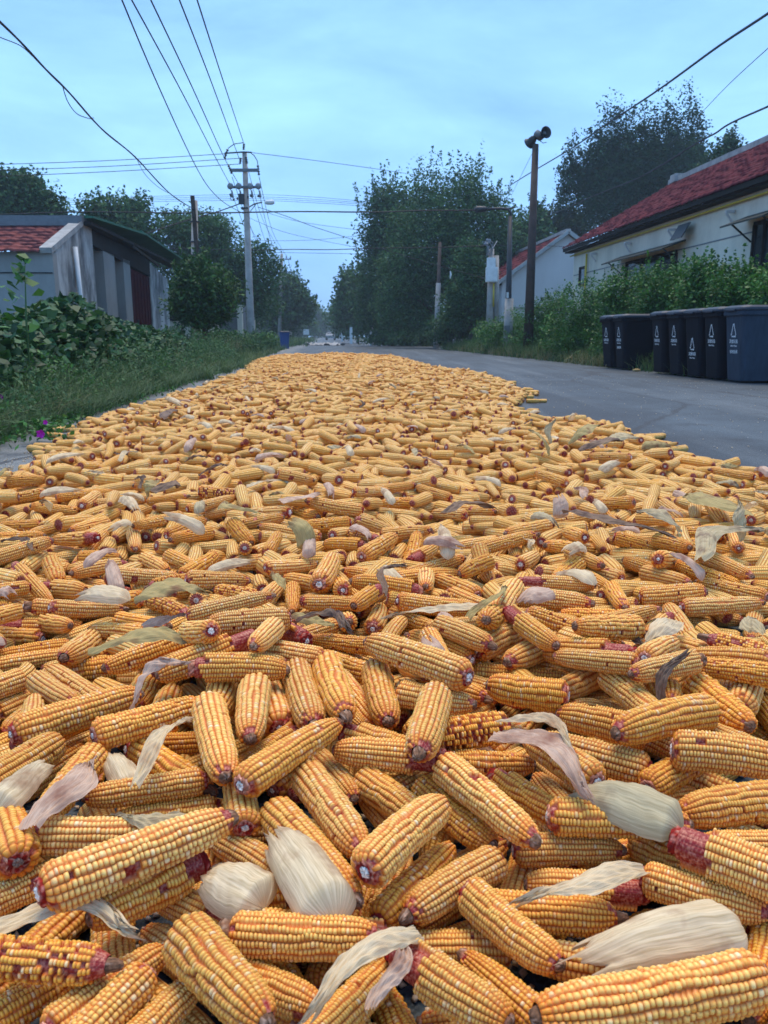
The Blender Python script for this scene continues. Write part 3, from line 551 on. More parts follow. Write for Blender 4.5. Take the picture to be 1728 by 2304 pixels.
mb = MB(); mb.bar(Q2(-.25, zW + .07, .32), Q2(LEN, zW + .07, .32), .06, .11); mb.bar(Q2(-.25, zW - .01, .14), Q2(LEN, zW - .01, .14), .26, .05); mb.build('eaves_board', M['timber'], rh)
mb = MB(); mb.tube([Q2(-.2, zW - .13, .07), Q2(LEN, zW - .13, .07)], .025, 8); sp, _ = sz2(1322, 620); mb.tube([Q2(sp, zW - .22, .07), Q2(sp, 1.2, .07)], .035, 8); mb.build('gas_pipe', M['yellow'], rh, smooth=True)
mb = MB()
for q in np.arange(2.5, LEN, 3.0): mb.bar(Q2(q, zW - .3, .02), Q2(q, zW - .3, .22), .06, .06); mb.bar(Q2(q, zW - .55, .03), Q2(q, zW - .33, .2), .04, .04)
mb.build('eaves_bracket', M['pl_beige'], rh)
mb = MB(); mb.bar(Q2(.1, 2.8, .004), Q2(LEN, 2.8, .004), .01, .03); mb.bar(Q2(.1, 1.5, .004), Q2(LEN, 1.5, .004), .01, .025); mb.build('wall_joint', M['grey_metal'], rh)
def win(parent, s0, s1, z0, z1, mull=3):
    f = MB(); f.bar(Q2(s0, z0, .02), Q2(s1, z0, .02), .07, .07); f.bar(Q2(s0, z1, .02), Q2(s1, z1, .02), .07, .07)
    for q in np.linspace(s0, s1, mull): f.bar(Q2(q, z0 + .035, .02), Q2(q, z1 - .035, .02), .06, .06)
    fo = f.build('window', M['timber'], parent); g_ = MB(); poly_slab(g_, [Q2(s0, z0, .006), Q2(s1, z0, .006), Q2(s1, z1, .006), Q2(s0, z1, .006)], -outR * .0 - outR * .004); g_.build('pane', M['glass'], fo); return fo
sa, za = sz2(1306, 604); sb, zb = sz2(1317, 640); win(rh, sa, sb, zb, za, 2)
sa, za = sz2(1412, 580); sb, zb = sz2(1522, 600); s3, z3 = sz2(1412, 574); zt = 2.55
win(rh, sa, sb, 2.0, 2.78, 4)
def awning(s0, s1, z, out, lb=None):
    a = MB(); poly_slab(a, [Q2(s0 - .25, z, 0.01), Q2(s1 + .25, z, 0.01), Q2(s1 + .25, z - .22, out), Q2(s0 - .25, z - .22, out)], (0, 0, -.035)); ao = a.build('awning', M['awning'], rh)
    br = MB()
    for q in (s0, s1): br = MB(); br.bar(Q2(q, z - .55, .02), Q2(q, z - .2, out * .8), .03, .03); br.build('bracket', M['dark_metal'], ao)
awning(sa - .3, sb + .2, 3.02, .6)
pb = sz2(1505, 545, .5); mb = MB(); poly_slab(mb, [Q2(pb[0] - .32, 3.0, .32), Q2(pb[0] + .32, 3.0, .32), Q2(pb[0] + .32, 3.36, .12), Q2(pb[0] - .32, 3.36, .12)], -outR * .03); mb.build('tilted_panel', M['dark_metal'], rh)
sa, za = sz2(1700, 512); sb = sz2(1745, 540)[0]; win(rh, sa, sb, 1.95, 2.95, 3); awning(sa - .1, sb + .3, 3.15, .6)
# --- middle house, gable end to the camera
D = 38.0; gl = W(1118, 640, D); ga = W(1278, 523, D); gr_ = W(1400, 640, D); mh = empty('gabled_house', (ga[0], D, 0)); tag(mh, 'pale house with gable end to the road between speaker pole and white house', 'house')
lo = lambda p: np.array([p[0] - ga[0], p[1] - D, p[2]])
a0, a1, a2 = lo(gl), lo(ga), lo(np.array([2 * ga[0] - gl[0], D, gl[2]]))
back = dirR * 17
mb = MB(); poly_slab(mb, [(a0[0] + .25, 0, 0), (a2[0] - .25, 0, 0), (a2[0] - .25, 0, a2[2] + .1), (0, 0, a1[2] - .1), (a0[0] + .25, 0, a0[2] + .1)], (0, .25, 0)); mb.build('gable_wall', M['pl_beige'], mh)
mb = MB()
for sx in (a0[0] + .3, a2[0] - .3): poly_slab(mb, [(sx, .26, 0), (sx + back[0], back[1], 0), (sx + back[0], back[1], a0[2]), (sx, .26, a0[2])], (.12 if sx < 0 else -.12, 0, 0))
mb.build('wall', M['pl_beige'], mh)
e0 = np.array([a0[0], -.1, a0[2] + .02]); rdg = np.array([0, -.1, a1[2]]); e2 = np.array([a2[0], -.1, a2[2] + .02])
tile_roof('tile_roof', e0, e0 + back, rdg, rdg + back, 10, 50, M['tile_dark'], mh, 0); tile_roof('tile_roof', e2, e2 + back, rdg, rdg + back, 10, 50, M['tile_dark'], mh, 0)
mb = MB(); mb.bar(e0 + np.array([0, -.05, .02]), rdg + np.array([0, -.05, .02]), .2, .16); mb.bar(e2 + np.array([0, -.05, .02]), rdg + np.array([0, -.05, .02]), .2, .16); mb.build('verge_coping', M['concrete'], mh)
mb = MB(); mb.bar(rdg + np.array([0, 0, .08]), rdg + back + np.array([0, 0, .08]), .22, .14); mb.build('ridge_tiles', M['concrete'], mh)
mb = MB(); mb.bar((a0[0] + .4, -.02, 1.95), (a2[0] - .4, -.02, 1.95), .03, .12); mb.build('wall_band', M['pl_grey'], mh)
# ------------------------------------------------------------------ utility poles
def insul(mb, c, n=4, r=.05, h=.2, ax=None):
    prof = []
    for k in range(n): z = k * h / n; prof += [(r * .45, z), (r, z + h / n * .3), (r * .45, z + h / n * .75)]
    mb.lathe(prof, c, 8, ax)
def zlook(d):
    d = np.array(d, float); d /= np.linalg.norm(d); a = np.cross(d, [0, .3, 1.]); a /= np.linalg.norm(a); return np.stack([a, np.cross(d, a), d], 1)
mp_ = W(565, 790, 35); D1 = 35.0
b = W(565, 757, D1); tpz = W(548, 343, D1)[2]; base = np.array([b[0] - .0, D1, 0])
up1 = empty('utility_pole', base); tag(up1, 'main concrete utility pole with two crossarms and jumper wires, left of the road', 'utility pole', 'concrete utility poles')
mb = MB(); mb.lathe([(.19, -.1), (.17, 1), (.10, tpz)], (0, 0, 0), 16); mb.build('pole', M['pole'], up1, smooth=True)
mb = MB(); mb.lathe([(.22, 0), (.22, .35), (.18, .36)], (0, 0, .01), 14); mb.build('concrete_foot', M['concrete'], up1)
def zpx(v, D): return W(560, v, D)[2]
xz = lambda u, v, y=0: (W(u, v, D1 + y)[0] - base[0], y, W(u, v, D1 + y)[2])
z1 = zpx(383, D1); z2 = zpx(421, D1)
mb = MB(); mb.bar(xz(519, 383, -.14), xz(582, 383, -.14), .10, .12); mb.build('crossarm', M['grey_metal'], up1)
mb = MB(); mb.bar(xz(517, 421, -.14), xz(585, 421, -.14), .09, .09); mb.build('crossarm', M['grey_metal'], up1)
for (u, v) in ((518, 419), (537, 419), (563, 419), (581, 419)):
    c = xz(u, v, -.3); m_ = MB(); m_.lathe([(.03, -.16), (.11, -.12), (.13, -.06), (.06, -.04), (.13, .0), (.12, .06), (.03, .1)], c, 12, zlook((.1, -1, -.25)))
    m_.lathe([(.02, 0), (.07, .04), (.05, .14), (.02, .3)], (c[0] + .03, c[1] + .2, c[2] - .42), 8); m_.build('insulator', M['porcelain_pale'], up1, smooth=True)
for (u, v, u2, v2) in ((514, 372, 522, 392), (505, 357, 513, 334), (540, 368, 542, 354), (556, 368, 553, 352), (580, 372, 583, 396), (548, 337, 549, 322)):
    p = np.array(xz(u, v, -.1)); q = np.array(xz(u2, v2, -.1)); m_ = MB(); d = q - p; insul(m_, p, 4, .065, float(np.linalg.norm(d)), zlook(d)); m_.build('insulator', M['porcelain'], up1, smooth=True)
mb = MB(); mb.bar(xz(505, 345, -.1), xz(548, 342, -.1), .05, .05); mb.bar(xz(548, 342, -.1), xz(566, 343, -.1), .05, .05); mb.build('top_bracket', M['dark_metal'], up1)
mb = MB(); mb.tube([xz(513, 334, -.1), xz(527, 324, -.1), xz(548, 321, -.1)], .018, 5); mb.tube([xz(563, 343, -.1), xz(572, 350, -.1), xz(579, 362, -.1), xz(581, 376, -.1)], .018, 5)
mb.tube([xz(519, 440, -.2), xz(518, 448, -.2), xz(526, 452, -.2)], .012, 5); mb.build('jumper_wire', M['wire'], up1)
mb = MB()
for (u, v) in ((518, 438), (534, 447), (558, 443), (564, 440), (581, 441), (526, 449)): mb.lathe([(.02, -.05), (.045, 0), (.02, .05)], xz(u, v, -.18), 8)
mb.build('cable_clamp', M['porcelain'], up1)
mb = MB(); mb.box(xz(543, 448, -.16), (.22, .16, .4)); mb.box(xz(551, 469, -.02), (.3, .3, .06)); mb.build('junction_bracket', M['dark_metal'], up1)
mb = MB(); mb.tube([xz(557, 468, 0), xz(572, 459, 0), xz(590, 455, 0)], .03, 6); mb.tube([xz(563, 476, 0), xz(576, 459, 0)], .018, 5); mb.build('lamp_arm', M['grey_metal'], up1)
mb = MB(); c = xz(595, 456, 0); mb.lathe([(.04, 0), (.09, .1), (.1, .35), (.05, .42)], c, 10, zlook((1, 0, .05))); mb.build('lamp_head', M['white_box'], up1, smooth=True)
def simple_pole(u, vt, D, r, lb, arms=(), name='utility_pole', m='pole', ub=None, z0=0, grp='concrete utility poles', cat='utility pole', band=None):
    x0 = W(ub or u, 757, D)[0]; b = np.array([x0, D, z0]); o = empty(name, b); tag(o, lb, cat, grp); t = W(u, vt, D)
    mm = MB(); mm.tube([(0, 0, -.2), (t[0] - x0, 0, t[2] - z0)], [r * 1.25, r * .75], 12); mm.build('pole', M[m], o, smooth=True)
    for (v, hw) in arms:
        p = W(u, v, D) - b; mm = MB(); mm.bar(p + np.array([-hw, -r - .05, 0]), p + np.array([hw, -r - .05, 0]), .08, .08); mm.build('crossarm', M['grey_metal'], o)
        mm = MB()
        for s_ in (-.95, -.4, .5, .95): insul(mm, p + np.array([s_ * hw, -r - .05, .04]), 3, .07, .28)
        mm.build('insulator', M['porcelain'], o)
    return o, b
simple_pole(634, 571, 82, .17, 'second concrete utility pole with crossarms beside the blue bin', [(584, .95), (613, 1.0), (616, .5)], ub=628)
simple_pole(654, 644, 140, .17, 'distant pole top with one crossarm rising from the trees', [(653, 1.0)])
simple_pole(581, 638, 60, .09, 'slim short concrete post standing between the first two poles', [], ub=583)
o, _ = simple_pole(438, 451, 27, .13, 'weathered post with strapped timber rising behind the round tree', [], ub=436, grp=None, cat='post')
mm = MB(); p = W(444, 560, 27) - np.array([W(436, 757, 27)[0], 27, 0]); mm.tube([p + np.array([.05, -.16, -1.2]), p + np.array([-.04, -.16, 1.6])], .07, 8); mm.build('strapped_timber', M['bark'], o)
mm = MB()
for v in (500, 545, 575, 600): q = W(439, v, 27) - np.array([W(436, 757, 27)[0], 27, 0]); mm.lathe([(.17, -.02), (.17, .02)], q + np.array([0, -.04, 0]), 10)
mm.build('strap', M['dark_metal'], o)
o, b = simple_pole(990, 545, 44.5, .11, 'utility pole with whitewashed lower half in front of the big trees', [], ub=981, m='rust_metal')
tp = W(990, 545, 44.5) - b; f_ = (W(985, 637, 44.5) - b)
mm = MB(); mm.tube([(0, 0, -.1), tuple(tp * (f_[2] / tp[2]))], [.15, .13], 12); mm.build('whitewash', M['pole'], o, smooth=True)
# pole pair with the white meter boxes
o, b = simple_pole(1106, 560, 36, .15, 'pole pair carrying two white meter boxes and a yellow pipe', [], ub=1101, z0=.3)
px_ = lambda u, v, y=0: W(u, v, 36 + y) - b
mm = MB(); mm.tube([px_(1117, 745), px_(1117, 575)], [.13, .11], 10); mm.build('second_post', M['pole'], o, smooth=True)
c = px_(1105, 592, -.25); mm = MB(); mm.box(c, (.36, .22, .44)); bx_ = mm.build('meter_box', M['white_box'], o, bevel=.01)
mm = MB(); mm.box(c + np.array([0, -.115, 0]), (.3, .015, .38)); mm.build('lid', M['white_box'], bx_)
c = px_(1106, 618, -.27); mm = MB(); mm.box(c, (.5, .26, .62)); bx_ = mm.build('meter_box', M['white_box'], o, bevel=.01)
mm = MB(); mm.box(c + np.array([0, -.135, 0]), (.43, .015, .54)); mm.box(c + np.array([.17, -.15, -.02]), (.03, .02, .08)); mm.build('lid', M['white_box'], bx_)
mm = MB(); mm.tube([px_(1111, 637, -.22), px_(1110, 690, -.22)], .035, 8); mm.build('yellow_pipe', M['yellow'], o, smooth=True)
mm = MB(); rr = np.random.default_rng(8)
for k in range(9): p0 = px_(1103 + rr.uniform(-8, 8), 575, -.1); p1 = px_(1103 + rr.uniform(-16, 16), 545 + rr.uniform(-10, 12), -.2); mm.tube([p0, (p0 + p1) / 2 + rr.normal(0, .12, 3), p1], .018, 5)
for k in range(5): mm.lathe([(.03, 0), (.06, .05), (.03, .12)], px_(1103 + rr.uniform(-14, 14), 550 + rr.uniform(-8, 8), -.2), 8)
mm.build('cable_tangle', M['porcelain_pale'], o)
# dark street lamp with a curved arm
o, b = simple_pole(1148, 486, 30, .105, 'dark street lamp with grey lower sleeve and curved arm to the left', [], 'street_lamp', 'dark_metal', 1143, .3, None, 'street lamp')
pp = lambda u, v, y=0: W(u, v, 30 + y) - b
mm = MB(); mm.tube([pp(1150, 492), pp(1149, 478), pp(1143, 471), pp(1125, 469), pp(1100, 470)], .045, 8); mm.build('curved_arm', M['dark_metal'], o, smooth=True)
mm = MB(); mm.lathe([(.03, 0), (.09, .08), (.12, .4), (.05, .5)], pp(1098, 470), 10, zlook((-1, 0, -.05))); mm.build('lamp_head', M['dark_metal'], o, smooth=True)
mm = MB(); t_ = pp(1143, 672); mm.lathe([(.17, -.3), (.155, float(t_[2]))], (0, 0, 0), 12); mm.build('sleeve', M['pole'], o, smooth=True)
mm = MB(); mm.box(pp(1142, 664, -.16), (.08, .03, .2)); mm.build('notice', M['white_box'], o)
mm = MB(); mm.box(pp(1140, 742, -.1), (.2, .2, .3)); mm.build('base_block', M['grey_metal'], o)
# loudspeaker pole
o, b = simple_pole(1205, 325, 27, .135, 'tall rusty pole carrying two horn loudspeakers', [], 'loudspeaker_pole', 'rust_metal', 1189, .35, None, 'loudspeaker pole')
pp = lambda u, v, y=0: W(u, v, 27 + y) - b
def horn(c, d, r=.30, ln=.42):
    mm = MB(); A_ = zlook(d); pr = [(.055, -ln * .75), (.075, -ln * .45), (.085, -ln * .2), (.12, 0), (r * .62, ln * .35), (r * .88, ln * .62), (r, ln * .72), (r * .97, ln * .74), (r * .8, ln * .55), (r * .5, ln * .3), (.05, ln * .1)]
    mm.lathe(pr, c, 20, A_); h = mm.build('horn', M['dark_metal'], o, smooth=True)
    mm = MB(); mm.lathe([(.03, ln * .1), (.07, ln * .3), (.02, ln * .55)], c, 10, A_); mm.lathe([(.11, -ln * .95), (.13, -ln * .9), (.13, -ln * .62), (.06, -ln * .55)], c, 12, A_); mm.build('driver', M['grey_metal'], h, smooth=True)
horn(pp(1222, 302, -.12), (.35, -1, .1), .185, .26); horn(pp(1200, 313, .0), (-.55, .75, -.5), .185, .30)
mm = MB(); mm.bar(pp(1203, 325), pp(1203, 300), .05, .05); mm.bar(pp(1190, 312), pp(1225, 308), .05, .05); mm.tube([pp(1212, 315), pp(1222, 322), pp(1230, 320)], .012, 5); mm.build('mount', M['rust_metal'], o)
# ------------------------------------------------------------------ wires
def wire(pts, r, lb, grp=None, name='power_line', strands=1, seed=0):
    rr = np.random.default_rng(seed); px = [np.array(p[:2], float) for p in pts]; s_ = np.r_[0, np.cumsum([np.linalg.norm(px[i + 1] - px[i]) for i in range(len(px) - 1)])]; s_ /= s_[-1]
    inv = 1 / pts[0][2] + (1 / pts[-1][2] - 1 / pts[0][2]) * s_          # a taut line: its nearness changes evenly along its picture
    P = [np.array([u, v, w_]) for (u, v, _), w_ in zip(pts, inv)]
    out = []; Pn = [P[0]] + P + [P[-1]]
    for i in range(1, len(Pn) - 2):
        for t in np.linspace(0, 1, 10, endpoint=False):
            a, b_, c, d = Pn[i - 1:i + 3]; out.append(.5 * ((2 * b_) + (c - a) * t + (2 * a - 5 * b_ + 4 * c - d) * t * t + (3 * b_ - a - 3 * c + d) * t ** 3))
    out.append(P[-1]); out = [W(p[0], p[1], 1 / p[2]) for p in out]; o0 = out[0]; mm = MB()
    for k in range(strands):
        ph = rr.uniform(0, 6); am = 0 if strands == 1 else r * .8
        mm.tube([p + am * np.array([0, math.cos(i * .45 + ph + 2.1 * k), math.sin(i * .45 + ph + 2.1 * k)]) for i, p in enumerate(out)], r, 5)
    return tag(mm.build(name, M['wire'], None, loc=o0), lb, 'cable', grp)
g1 = 'overhead lines to the main pole'
wire([(-60, -10, 9), (60, 110, 12), (141, 194, 14.5), (230, 290, 17.5), (312, 361, 20.5), (380, 434, 24), (437, 470, 26.8)], .013, 'thick black cable bundle running from top left to the weathered post', None, 'cable_bundle', 3)
wire([(141, 194, 14.4), (152, 228, 14.8), (176, 258, 15.4), (200, 266, 16), (211, 266, 16.4)], .008, 'slack loop hanging under the thick black cable bundle', None, 'cable_loop', 2)
wire([(305, 352, 20.4), (325, 390, 21), (355, 420, 22.4), (383, 436, 24)], .007, 'thin slack strand under the lower end of the cable bundle', None, 'cable_loop')
wire([(-40, 66, 11), (0, 84, 12), (46, 103, 12.5), (75, 128, 13)], .007, 'thin stray wire joining the bundle near the left edge')
wire([(262, -30, 12), (346, 170, 18), (439, 371, 28), (490, 444, 33), (548, 481, 35)], .012, 'leftmost of the five lines descending from the top to the main pole', g1)
wire([(280, -30, 12), (400, 190, 18), (480, 345, 28), (517, 414, 34.8)], .012, 'second from left of the five lines descending to the main pole', g1)
wire([(325, -30, 12), (425, 180, 18), (500, 345, 30), (537, 414, 34.8)], .012, 'third from left of the five lines descending to the main pole', g1)
wire([(392, -30, 12), (470, 170, 18), (540, 362, 34.8)], .012, 'fourth from left of the five lines descending to the main pole', g1)
wire([(434, -30, 12), (495, 160, 18), (548, 321, 34.8)], .012, 'rightmost of the five lines descending to the main pole top', g1)
g2 = 'three lines from the left to the main pole top'
wire([(-30, 371, 33), (250, 361, 34), (508, 346, 34.9)], .013, 'topmost of the three level lines from the left to the main pole', g2)
wire([(-30, 384, 33), (250, 374, 34), (541, 356, 34.9)], .013, 'middle one of the three level lines from the left to the main pole', g2)
wire([(-30, 398, 33), (250, 386, 34), (541, 369, 34.9)], .013, 'lowest of the three level lines from the left to the main pole', g2)
wire([(563, 343, 34.9), (700, 360, 38), (860, 382, 44), (960, 398, 48)], .012, 'thin line from the main pole top going right into the trees')
wire([(-30, 482, 30), (200, 478, 31), (552, 478, 34.8), (830, 476, 36), (1000, 474, 35), (1160, 468, 31)], .024, 'thick level black cable crossing the whole street behind the main pole', None, 'power_line', 2)
g3 = 'faint level lines far behind the main pole'
for k, (ya, yb, yc) in enumerate(((455, 438, 456), (459, 443, 459), (463, 447, 462), (467, 451, 466))):
    wire([(-30, ya, 66), (300, ya - 12, 66), (560, yb, 66), (700, yb + 5, 66), (850, yc, 66)], .014, 'faint level line behind the main pole, %s of four' % ('highest', 'second highest', 'third highest', 'lowest')[k], g3)
wire([(330, 556, 40), (440, 561, 38), (620, 562, 36), (740, 561, 36), (900, 558, 36), (1100, 553, 35.8)], .018, 'lower level cable crossing the street from trees to box pole', None, 'power_line', 2)
wire([(620, 568, 60), (740, 570, 60), (830, 572, 60)], .014, 'thin faint line just under the lower level cable')
wire([(1104, 553, 36), (1190, 552, 33), (1300, 556, 31)], .010, 'thin line running from the box pole right past the lamp')
wire([(282, 542, 30), (360, 515, 30), (430, 493, 28), (490, 476, 31), (543, 457, 34.8)], .022, 'slanting cable from behind left house up to the main pole')
wire([(580, 466, 35), (640, 485, 36), (700, 508, 37), (760, 528, 38), (815, 547, 40)], .013, 'thin cable slanting down right from the main pole lamp')
wire([(590, 475, 70), (680, 500, 70), (830, 520, 70)], .016, 'very faint line sloping gently right behind the main pole')
wire([(560, 490, 60), (650, 525, 60), (800, 556, 60)], .013, 'very faint line sagging down right towards the dark trees')
wire([(560, 542, 60), (700, 540, 60), (830, 528, 60)], .013, 'very faint line rising slightly right towards the dark trees')
wire([(860, 560, 40), (953, 588, 38), (1040, 612, 36.5), (1095, 628, 35.8)], .014, 'cable slanting down right to the lower meter box')
mm = MB(); c = W(1013, 611, 36.8); mm.tube([c + np.array([0, 0, .03]), c + np.array([.03, 0, -.14]), c + np.array([.0, 0, -.3])], [.02, .05, .02], 6); tag(mm.build('rag', M['white_box'], loc=c), 'pale scrap of cloth hanging from the cable by the dark trees', 'rag')
g4 = 'lines between the first and second utility poles'
for k, (u1, v1, u2, v2) in enumerate(((522, 398, 618, 583), (549, 345, 634, 571), (583, 398, 648, 582), (518, 424, 620, 612), (537, 424, 625, 612), (563, 424, 640, 612), (581, 424, 648, 612))):
    wire([(u1, v1, 35.2), ((u1 + u2) / 2 - 4, (v1 + v2) / 2 + 26, 55), (u2, v2, 81.8)], .013, ['left high', 'topmost', 'right high', 'far left low', 'inner left low', 'inner right low', 'far right low'][k] + ' line from main pole to second pole', g4)
for k, (u1, v1, u2, v2) in enumerate(((648, 582, 664, 652), (620, 583, 645, 652))):
    wire([(u1, v1, 82), ((u1 + u2) / 2 + 2, (v1 + v2) / 2 + 10, 105), (u2, v2, 139.8)], .02, ['right', 'left'][k] + ' line from second pole to the distant pole top', 'lines to the distant pole')
wire([(1760, 5, 13), (1600, 118, 17), (1405, 253, 25), (1290, 330, 33), (1150, 416, 45)], .022, 'thick cable from the top right corner down to the tall trees', None, 'power_line', 2)
wire([(1760, 80, 20), (1650, 180, 26), (1570, 262, 34), (1500, 330, 44)], .011, 'thin wire descending at the right above the huge poplar')
wire([(1760, 222, 17), (1640, 281, 21), (1590, 310, 24), (1450, 392, 34), (1310, 452, 47), (1200, 500, 62)], .022, 'thick cable at right passing by the huge poplar above the roof', None, 'power_line', 2)
wire([(1205, 330, 27), (1180, 380, 33), (1150, 440, 42)], .007, 'hair thin wire from the loudspeakers down left to the trees')
for k, y in enumerate((466, 472, 476)):
    wire([(1160, y, 62), (1240, y + 3, 62), (1320, y + 2, 62)], .014, 'faint level line right of the speaker pole, %s of three' % ('upper', 'middle', 'lower')[k], 'faint level lines right of the speaker pole')
# ------------------------------------------------------------------ wheelie bins
M['bin_dark'] = mat('bin_plastic_dark', (.006, .006, .012), .7, .15, .4, 4)
M['bin_light'] = mat('bin_plastic_faded', (.036, .052, .080), .7, .25, .35, 6, stretch=(3, 3, .6))
M['bin_blue'] = mat('bin_plastic_blue', (.01, .05, .18), .5, .4)
M['lid'] = mat('bin_lid', (.03, .04, .06), .5, .35, .3, 6)
M['ink'] = mat('white_stencil', (.85, .88, .9), .7, .3, .3, 25)
def ring_z(w, d, z, r, n=3):
    pts = []
    for cx, cy, a0 in ((w / 2 - r, d / 2 - r, 0), (-w / 2 + r, d / 2 - r, 90), (-w / 2 + r, -d / 2 + r, 180), (w / 2 - r, -d / 2 + r, 270)):
        for k in range(n + 1): a = rad(a0 + 90 * k / n); pts.append((cx + r * math.cos(a), cy + r * math.sin(a), z))
    return pts
def loft(mb, rings, cap=True):
    n = len(rings[0]); vs = [p for r in rings for p in r]; fs = []
    for i in range(len(rings) - 1):
        for k in range(n): fs.append((i * n + k, i * n + (k + 1) % n, (i + 1) * n + (k + 1) % n, (i + 1) * n + k))
    if cap: fs.append(tuple(range(n - 1, -1, -1))); fs.append(tuple((len(rings) - 1) * n + k for k in range(n)))
    return mb.add(vs, fs)
def text_mesh(body, size, m, parent, loc, rot):
    cu = bpy.data.curves.new('lettering', 'FONT'); cu.body = body; cu.size = size; cu.align_x = 'CENTER'; cu.extrude = .001
    t = bpy.data.objects.new('lettering', cu); col.objects.link(t); dg = bpy.context.evaluated_depsgraph_get(); me = bpy.data.meshes.new_from_object(t.evaluated_get(dg))
    bpy.data.objects.remove(t); o = bpy.data.objects.new('lettering', me); me.materials.clear(); me.materials.append(m); col.objects.link(o); o.parent = parent; o.location = loc; o.rotation_euler = rot; return o
def make_bin(loc, rz, body, label, cat='wheelie bin', grp='wheelie bins at the right road edge', emb=.70, s=1.0, mk=True, two=False):
    o = empty('wheelie_bin', loc, rz); tag(o, label, cat, grp); o.scale = (s, s, s)
    mb = MB(); loft(mb, [ring_z(.46, .54, .03, .07), ring_z(.50, .60, .35, .07), ring_z(.56, .70, .93, .07), ring_z(.56, .70, .935, .06)]); loft(mb, [ring_z(.60, .75, .925, .07), ring_z(.61, .76, .94, .07), ring_z(.61, .76, .985, .07), ring_z(.59, .74, .99, .07)])
    bd = mb.build('body', M[body], o, smooth=False, bevel=.006)
    mb = MB(); loft(mb, [ring_z(.62, .78, .992, .08), ring_z(.63, .79, 1.01, .08), ring_z(.62, .78, 1.035, .09), ring_z(.54, .66, 1.065, .1), ring_z(.50, .60, 1.06, .1)]); mb.box((0, -.39, 1.0), (.26, .05, .03)); ld = mb.build('lid', M['lid'], o, bevel=.006)
    mb = MB(); mb.tube([(-.26, .43, .99), (.26, .43, .99)], .018, 8); mb.box((-.2, .40, .97), (.03, .08, .05)); mb.box((.2, .40, .97), (.03, .08, .05)); mb.build('handle', M['lid'], ld)
    for sx in (-.25, .25):
        mb = MB(); mb.lathe([(.095, -.022), (.10, -.015), (.10, .015), (.095, .022)], (sx, .27, .10), 18, zlook((1, 0, 0))); mb.lathe([(.035, -.03), (.035, .03)], (sx, .27, .10), 10, zlook((1, 0, 0))); mb.build('wheel', M['dark_metal'], o, smooth=False)
    if mk:
        # white stencil: pointed triangle outline of three arrows, lettering bars below it
        tilt = math.atan2(.08, .9) ; yf = lambda z: -(.27 + (.35 - .27) * (z - .03) / .9) - .004
        mb = MB(); w = .016; A_ = [(0, emb + .13), (-.075, emb - .06), (.075, emb - .06)]; A2 = []
        for i in range(3):
            p = np.array(A_[i]); q = np.array(A_[(i + 1) % 3]); d = (q - p) / np.linalg.norm(q - p); nn = np.array([-d[1], d[0]]); a = p + d * .02; b_ = q - d * .035
            P2 = [a + nn * w / 2, a - nn * w / 2, b_ - nn * w / 2, b_ + nn * w / 2]; mb.add([(x, yf(z), z) for x, z in P2], [(0, 1, 2, 3)])
            T3 = [b_ + nn * w * 1.2, b_ - nn * w * 1.2, b_ + d * .03]; mb.add([(x, yf(z) - .001, z) for x, z in T3], [(0, 1, 2)])
        mb.build('recycling_emblem', M['ink'], bd)
        text_mesh('其他垃圾', .062, M['ink'], bd, (0, yf(emb - .15), emb - .15), (math.pi / 2 + .085, 0, 0))
        text_mesh('Other Waste', .034, M['ink'], bd, (0, yf(emb - .20), emb - .20), (math.pi / 2 + .085, 0, 0))
        if two: text_mesh('请勿乱倒', .055, M['ink'], bd, (0, yf(emb - .29), emb - .29), (math.pi / 2 + .085, 0, 0))
    return o
blab = ['nearest bin, faded grey blue, wide side facing the camera, far right', 'dark bin directly left of the faded grey blue one', 'dark bin with its white emblem set lower than the others', 'dark bin just left of the one with the low emblem',
        'dark bin at the right side of the gap in the bin row', 'second bin from the left end of the row', 'leftmost bin at the far end of the row']
bD = [11.75, 12.42, 13.08, 13.76, 14.46, 16.35, 17.1]; rj = random.Random(4)
for k, D in enumerate(bD):
    c = RW(5.9 + .37, D); make_bin(c, -math.pi / 2 + ROADA + rj.uniform(-.05, .05), 'bin_light' if k == 0 else 'bin_dark', blab[k], emb=.70 if k != 2 else .50, s=1.03, two=k in (0, 5))
make_bin(W(640, 757, 43) * np.array([1, 1, 0]), .2, 'bin_blue', 'blue wheelie bin by the left road edge in front of the second pole', grp=None, s=.88, mk=False)
M['tarp'] = mat('dull_white_sheet', (.36, .37, .38), .8, .2, .4, 2)
# small things near the bins and down the road
rr = np.random.default_rng(3)
for k, (u, v, c, lb) in enumerate(((1432, 836, (.45, .30, .12), 'tan scrap lying in the gap of the bin row'), (1520, 841, (.60, .42, .22), 'pale crumpled scrap at the foot of the middle bins'), (1540, 844, (.55, .45, .32), 'small round scrap right of the pale crumpled one'))):
    p = G(u, v, 0); mm = MB(); mm.lathe([(.01, 0), (.05, .015), (.045, .04), (.015, .055)], (0, 0, 0), 9, np.diag([1.6 if k < 2 else .8, .8, 1.0])); o = mm.build('scrap', mat('scrap_%d' % k, c, .8), smooth=True); o.location = p; tag(o, lb, 'litter')
mm = MB(); mm.lathe([(.5, 0), (.55, .15), (.35, .34), (.1, .4)], (0, 0, 0), 12, np.diag([1., .8, .9])); o = mm.build('rubbish_bag', M['dark'], smooth=True, loc=None); o.location = RW(7.3, 11.9); tag(o, 'black rubbish bag slumped right of the nearest bin', 'bag')
p = W(733, 757, 62) * np.array([1, 1, 0]); mm = MB(); n1 = 18; V = []; 
for i in range(n1):
    for j in range(8):
        x = -1.15 + 2.3 * i / (n1 - 1); y = -2 + 4 * j / 7; V.append((x, y, max(.015, .16 * (1 - (x / 1.25) ** 2) * (1 - (y / 2.3) ** 2) + .07 * rr.normal())))
